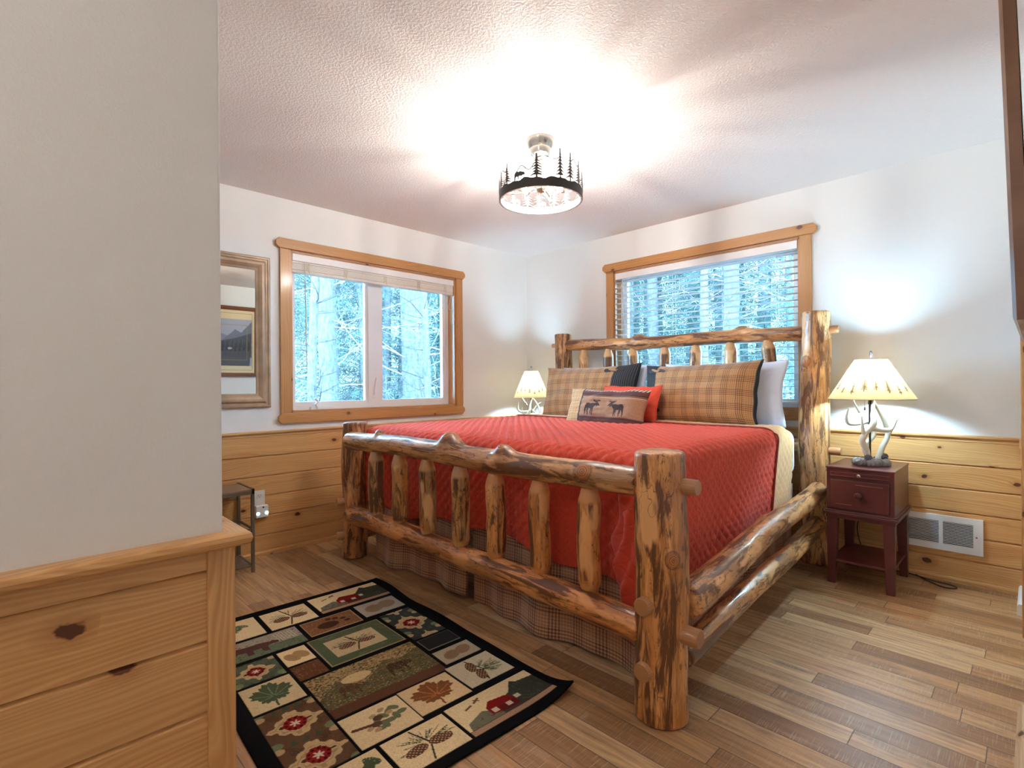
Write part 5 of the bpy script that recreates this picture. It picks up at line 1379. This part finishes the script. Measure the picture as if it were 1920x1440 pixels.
    cv.put(sil(L, BEAR, L.w * .08, L.h * .16, L.w * .66, L.h * .58), (.10, .045, .035)); mottle((.055, .02, .015), 1.15, 90)
    for k in range(7): cv.put(L.line(L.w * (.72 + .035 * k), L.h * .45, L.w * (.70 + .035 * k), L.h * .92, .005), (.55, .48, .33))
    # paw
    tile(.30, .455, -.55, -.30, brn); mottle((.34, .17, .08), .7, 150); L = Loc(.30, .455, -.55, -.30); cv.put(L.ell(L.w * .42, L.h * .42, .050, .034), dbr); 
    for (x_, y_) in ((.62, .72), (.74, .58), (.78, .38), (.50, .80)): cv.put(L.ell(L.w * x_, L.h * y_, .015, .012), dbr)
    def border(a0, a1, b0, b1, c, t=.005):
        cv.clip = None; cv.put(cv.rect(a0, a1, Wr + b0, Wr + b1) & ~cv.rect(a0 + t, a1 - t, Wr + b0 + t, Wr + b1 - t), c)
    border(.30, .455, -.55, -.30, (.50, .30, .16))
    def tracks(a0, a1, b0, b1, bg, c):
        tile(a0, a1, b0, b1, bg); L = Loc(a0, a1, b0, b1); w, h = L.w, L.h
        cv.put(L.ell(w * .34, h * .46, w * .22, h * .28, .5), c); cv.put(L.ell(w * .68, h * .52, w * .22, h * .28, .5), c)
        cv.put(L.ell(w * .34, h * .46, w * .16, h * .20, .5) & (cv.rg.random(cv.X.shape) < .5), tuple(x * .85 for x in c))
    tracks(.285, .44, -.275, -.06, (.44, .39, .31), (.30, .21, .13)); tracks(.50, .64, -.715, -.60, cream, (.42, .26, .11)); tracks(.945, 1.055, -.235, -.055, (.50, .40, .26), (.32, .19, .10))
    # green framed cones
    tile(.49, .76, -.585, -.25, (.085, .105, .055)); mottle((.13, .15, .08), .8, 50, .3); border(.49, .76, -.585, -.25, (.40, .28, .16)); cone_pic(.545, .705, -.535, -.31, (.58, .43, .24), 4)
    tile(.655, .775, -.715, -.60, (.13, .05, .025)); mottle((.30, .15, .08), .9, 130)
    sw(.50, .67, -.91, -.73, (.10, .115, .075), .17); sw(.475, .795, -.23, -.065, (.05, .052, .048), .20, .8); sw(.895, 1.29, -.912, -.72, (.13, .065, .035), .20, .40)
    tile(.81, .915, -.23, -.065, (.026, .024, .024)); border(.81, .915, -.23, -.065, (.26, .20, .15), .004)
    maple(.69, .88, -.91, -.727, (.70, .55, .31), (.075, .095, .05)); maple(1.095, 1.27, -.485, -.27, (.78, .56, .30), (.20, .07, .025))
    # centre landscape
    tile(.79, 1.085, -.71, -.25, (.42, .26, .11)); L = Loc(.79, 1.085, -.71, -.25); w, h = L.w, L.h
    mottle((.24, .17, .07), .6, 60); cv.put(L.poly([(0, 0), (0, h * .45), (w * .1, h * .62), (w * .2, h * .72), (w * .35, h * .45), (w * .5, h * .6), (w * .65, h * .8), (w * .8, h * .7), (w, h * .8), (w, 0)]), (.14, .10, .045)); mottle((.06, .065, .03), .35, 110); mottle((.45, .34, .18), 1.1, 140)
    cv.put(L.ell(w * .36, h * .66, w * .13, h * .10), (.62, .46, .22)); cv.put(sil(L, BEAR, w * .60, h * .34, w * .24, h * .34), (.05, .022, .014), .8); cv.put(sil(L, BEAR, w * .16, h * .30, w * .22, h * .30), (.09, .04, .02), .75)
    cv.put(L.rect(0, w, 0, h * .19), (.105, .045, .025)); mottle((.16, .07, .04), 1.3, 100)
    cone_pic(1.08, 1.255, -.26, -.05, (.66, .55, .36), 8, True)
    # acorns
    tile(1.10, 1.285, -.71, -.49, cream); L = Loc(1.10, 1.285, -.71, -.49); w, h = L.w, L.h
    cv.put(L.line(w * .08, h * .55, w * .62, h * .42, .014), (.12, .05, .03))
    for k in range(9): cv.put(L.ell(w * (.42 + .055 * k), h * (.30 + .05 * ((k * 5) % 9)), .021, .012, k * .8), (.15, .165, .085))
    for (x_, y_) in ((.45, .70), (.62, .78), (.38, .30), (.30, .40), (.70, .62)): cv.put(L.ell(w * x_, h * y_, .014, .010, .4), (.50, .33, .17))
    for (x_, y_) in ((.5, .6), (.42, .45)): cv.put(L.ell(w * x_, h * y_, .018, .014), (.10, .045, .03))
    cabin(1.295, 1.475, -.415, -.04); cone_pic(1.30, 1.475, -.66, -.43, cream, 12)
    tile(1.30, 1.475, -.91, -.675, cream); L = Loc(1.30, 1.475, -.91, -.675)
    for k in range(9): cv.put(L.ell(L.w * (.45 + .05 * k), L.h * (.3 + .055 * k), .03, .016, .6 + k), (.075, .095, .05), .9)
    cv.clip = None
    cv.grain(np.ones(cv.X.shape, bool), .30)
    ang = math.atan2(-.064, 1.457); e1 = Vector((math.cos(ang), math.sin(ang), 0)); e2 = Vector((-e1.y, e1.x, 0)); O = Vector((.949, -2.286, 0))
    nu, nv = cv.nx - 1, cv.ny - 1
    H = np.where(cv.a.sum(2) > .05, .0018, 0.0)
    def pos(u, v):
        a, b = u * Lr, v * Wr - Wr
        # the corner by the foot post curls, the bed-side edge ripples a little
        cu = max(0.0, (a - 1.36) / .16) * max(0.0, (b + .22) / .22); z = .006 + .030 * cu * cu
        z += .004 * math.exp(-abs(b) / .03) * (1 + math.sin(a * 13)) + .003 * math.exp(-(Lr - a) / .03) * (1 + math.sin(b * 9))
        b2 = b + .006 * math.sin(a * 10) * math.exp(-abs(b) / .25)
        z += H[min(cv.ny - 1, int(v * cv.ny)), min(cv.nx - 1, int(u * cv.nx))]
        p = O + e1 * a + e2 * b2; return (p.x, p.y, z)
    m = MB(); m.grid(pos, nu, nv, colf=lambda u, v: tuple(cv.a[min(cv.ny - 1, round(v * nv)), min(cv.nx - 1, round(u * nu))]))
    o = m.build('area_rug', M['rug'], None, smooth=True, solid=.006, angle=180)
    tag(o, 'black bordered patchwork rug with bears, cabins, leaves and pinecones on the floor', 'rug')
make_rug()

# ------------------------------------------------------------------ the woods outside
m = MB(); m.box(-60, -T_ - .01, -40, 45, -.9, -.6); m.box(-T_ - .01, 40, T_ + .01, 45, -.9, -.6)
g = m.build('forest_floor', M['ground']); struct(g)
def branch_into(mb, p, d, L, r, depth, rg, curl):
    p = Vector(p); d = Vector(d).normalized(); n = 6 if depth else 5; P = [p.copy()]; R = [r]
    ax = Vector((rg.uniform(-1, 1), rg.uniform(-1, 1), rg.uniform(-1, 1))).normalized()
    for i in range(n):
        d = (Matrix.Rotation(rg.uniform(-.1, 1) * curl, 3, ax) @ d).normalized(); p = p + d * L / n; P.append(p.copy()); R.append(r * (1 - (i + 1) / (n + .3)))
        if depth and i > 0 and rg.random() < .85:
            sd = (Matrix.Rotation(rg.choice([-1, 1]) * rg.uniform(.5, 1.1), 3, ax.cross(d).normalized() if ax.cross(d).length > .1 else ax) @ d)
            branch_into(mb, p, sd, L * rg.uniform(.35, .6), R[-1] * .75, depth - 1, rg, curl * 1.2)
    mb.tube(P, R, 4 if r < .02 else 6, cap=False)
def make_tree(kind, seed, trunk_r, height):
    rg = random.Random(seed); root = empty('pine_tree', (0, 0, -.6))
    T = Matrix.Translation((0, 0, -.6))
    m = MB(T); n = 26; P = []; R = []
    for i in range(n + 1):
        t = i / n; P.append((.06 * math.sin(t * 7 + seed), .06 * math.cos(t * 5 + seed), height * t)); R.append(trunk_r * (1 - .55 * t) * (1 + .06 * rg.uniform(-1, 1)) + (.35 * trunk_r * max(0, 1 - t * 14)))
    m.tube(P, R, 14); m.build('trunk', M['bark'], root, smooth=True)
    m = MB(T)
    for i in range(kind['twigs']):
        a = rg.uniform(0, 2 * PI); z = rg.uniform(.3, min(height, 6.5)); 
        branch_into(m, (trunk_r * .6 * math.cos(a), trunk_r * .6 * math.sin(a), z), (math.cos(a), math.sin(a), rg.uniform(-.25, .5)), rg.uniform(.7, 2.0), rg.uniform(.007, .016), 2, rg, .30)
    m.build('bare_branches', M['twig'] if seed % 3 else M['bark_dark'], root, smooth=True)
    if kind['leaf']:
        m = MB(T); V = []; Fs = []
        for c_ in range(kind['leaf']):
            a = rg.uniform(0, 2 * PI); z = rg.uniform(.2, 8); rr = rg.uniform(.3, 1.7) * (1 - z / 14)
            if kind.get('wide'): z = rg.uniform(.1, 10.5); rr = rg.uniform(.05, 1.0) ** .5 * 1.9 * (1 - z / 11.5)
            cx, cy = rr * math.cos(a), rr * math.sin(a); dd = Vector((math.cos(a), math.sin(a), rg.uniform(-.5, .2))).normalized()
            for q in range(40):
                o_ = Vector((cx, cy, z)) + Vector((rg.gauss(0, .09), rg.gauss(0, .09), rg.gauss(0, .06))); d2 = (dd + Vector((rg.gauss(0, .6), rg.gauss(0, .6), rg.gauss(0, .5)))).normalized() * rg.uniform(.04, .09)
                w_ = d2.orthogonal().normalized() * .0035; b = len(V); V += [tuple(o_ - w_), tuple(o_ + w_), tuple(o_ + d2)]; Fs.append((b, b + 1, b + 2))
        m.add(V, Fs); m.build('foliage', M['needles'], root)
    return root
KINDS_ = [make_tree(dict(twigs=42, leaf=0), 1, .26, 13), make_tree(dict(twigs=46, leaf=260), 2, .15, 12), make_tree(dict(twigs=30, leaf=620), 4, .10, 9), make_tree(dict(twigs=60, leaf=90), 3, .09, 10),
          make_tree(dict(twigs=16, leaf=3000, wide=1), 5, .12, 11)]
used = set(); rgt = random.Random(11)
def place(k, x, y, rz, s, label):
    o = KINDS_[k]
    if k in used: o = copy_tree(o)
    used.add(k); o.location = (x, y, -.6); o.rotation_euler = (0, 0, rz); o.scale = (s, s, s)
    tag(o, label, 'tree', 'trees outside the windows')
place(0, -4.3, 1.50, .4, 1.05, 'thick pale pine trunk seen through the right pane of the left window')
place(1, -3.6, -.45, 1.4, .95, 'slim pale pine trunk seen through the left pane of the left window')
place(0, .15, 4.6, 2.1, .62, 'dark pine trunk seen through the slats in the middle of the back window')
place(1, 1.20, 4.9, 4.1, .85, 'pine trunk seen through the slats at the right of the back window')
far1 = 'bare branched evergreen in the thicket outside the left window'
far2 = 'bare branched evergreen in the thicket behind the slatted back window'
bk1 = 'dense dark evergreen closing the view beyond the left window'
bk2 = 'dense dark evergreen closing the view beyond the back window'
ru = rgt.uniform
for i in range(12): place([3, 2, 1, 3, 2][i % 5], -5.6 - ru(0, 1.8), -.9 + i * .48 + ru(-.2, .2), ru(0, 6.28), ru(.8, 1.1), far1)
for i in range(10): place(4, -6.8 - ru(0, 2.4), -.6 + i * .80, ru(0, 6.28), ru(1.0, 1.3), bk1)
for i in range(7): place(4, -10.0 - ru(0, 2), .2 + i * 1.25, ru(0, 6.28), 1.35, bk1)
place(3, -2.3, -1.2, .6, .7, far1); place(3, -2.6, .55, 3.6, .7, far1)
for i in range(9): place([3, 2, 1, 2, 3][i % 5], -3.4 + i * .62 + ru(-.2, .2), 5.6 + ru(0, 1.8), ru(0, 6.28), ru(.8, 1.1), far2)
for i in range(10): place(4, -5.6 + i * .85, 6.9 + ru(0, 2.4), ru(0, 6.28), ru(1.0, 1.3), bk2)
for i in range(6): place(4, -6.4 + i * 1.5, 10.2 + ru(0, 2), ru(0, 6.28), 1.35, bk2)
place(3, .6, 2.8, 1.1, .7, far2); place(2, 2.1, 3.4, 2.2, .7, far2); place(3, -.9, 3.0, 5.2, .7, far2)
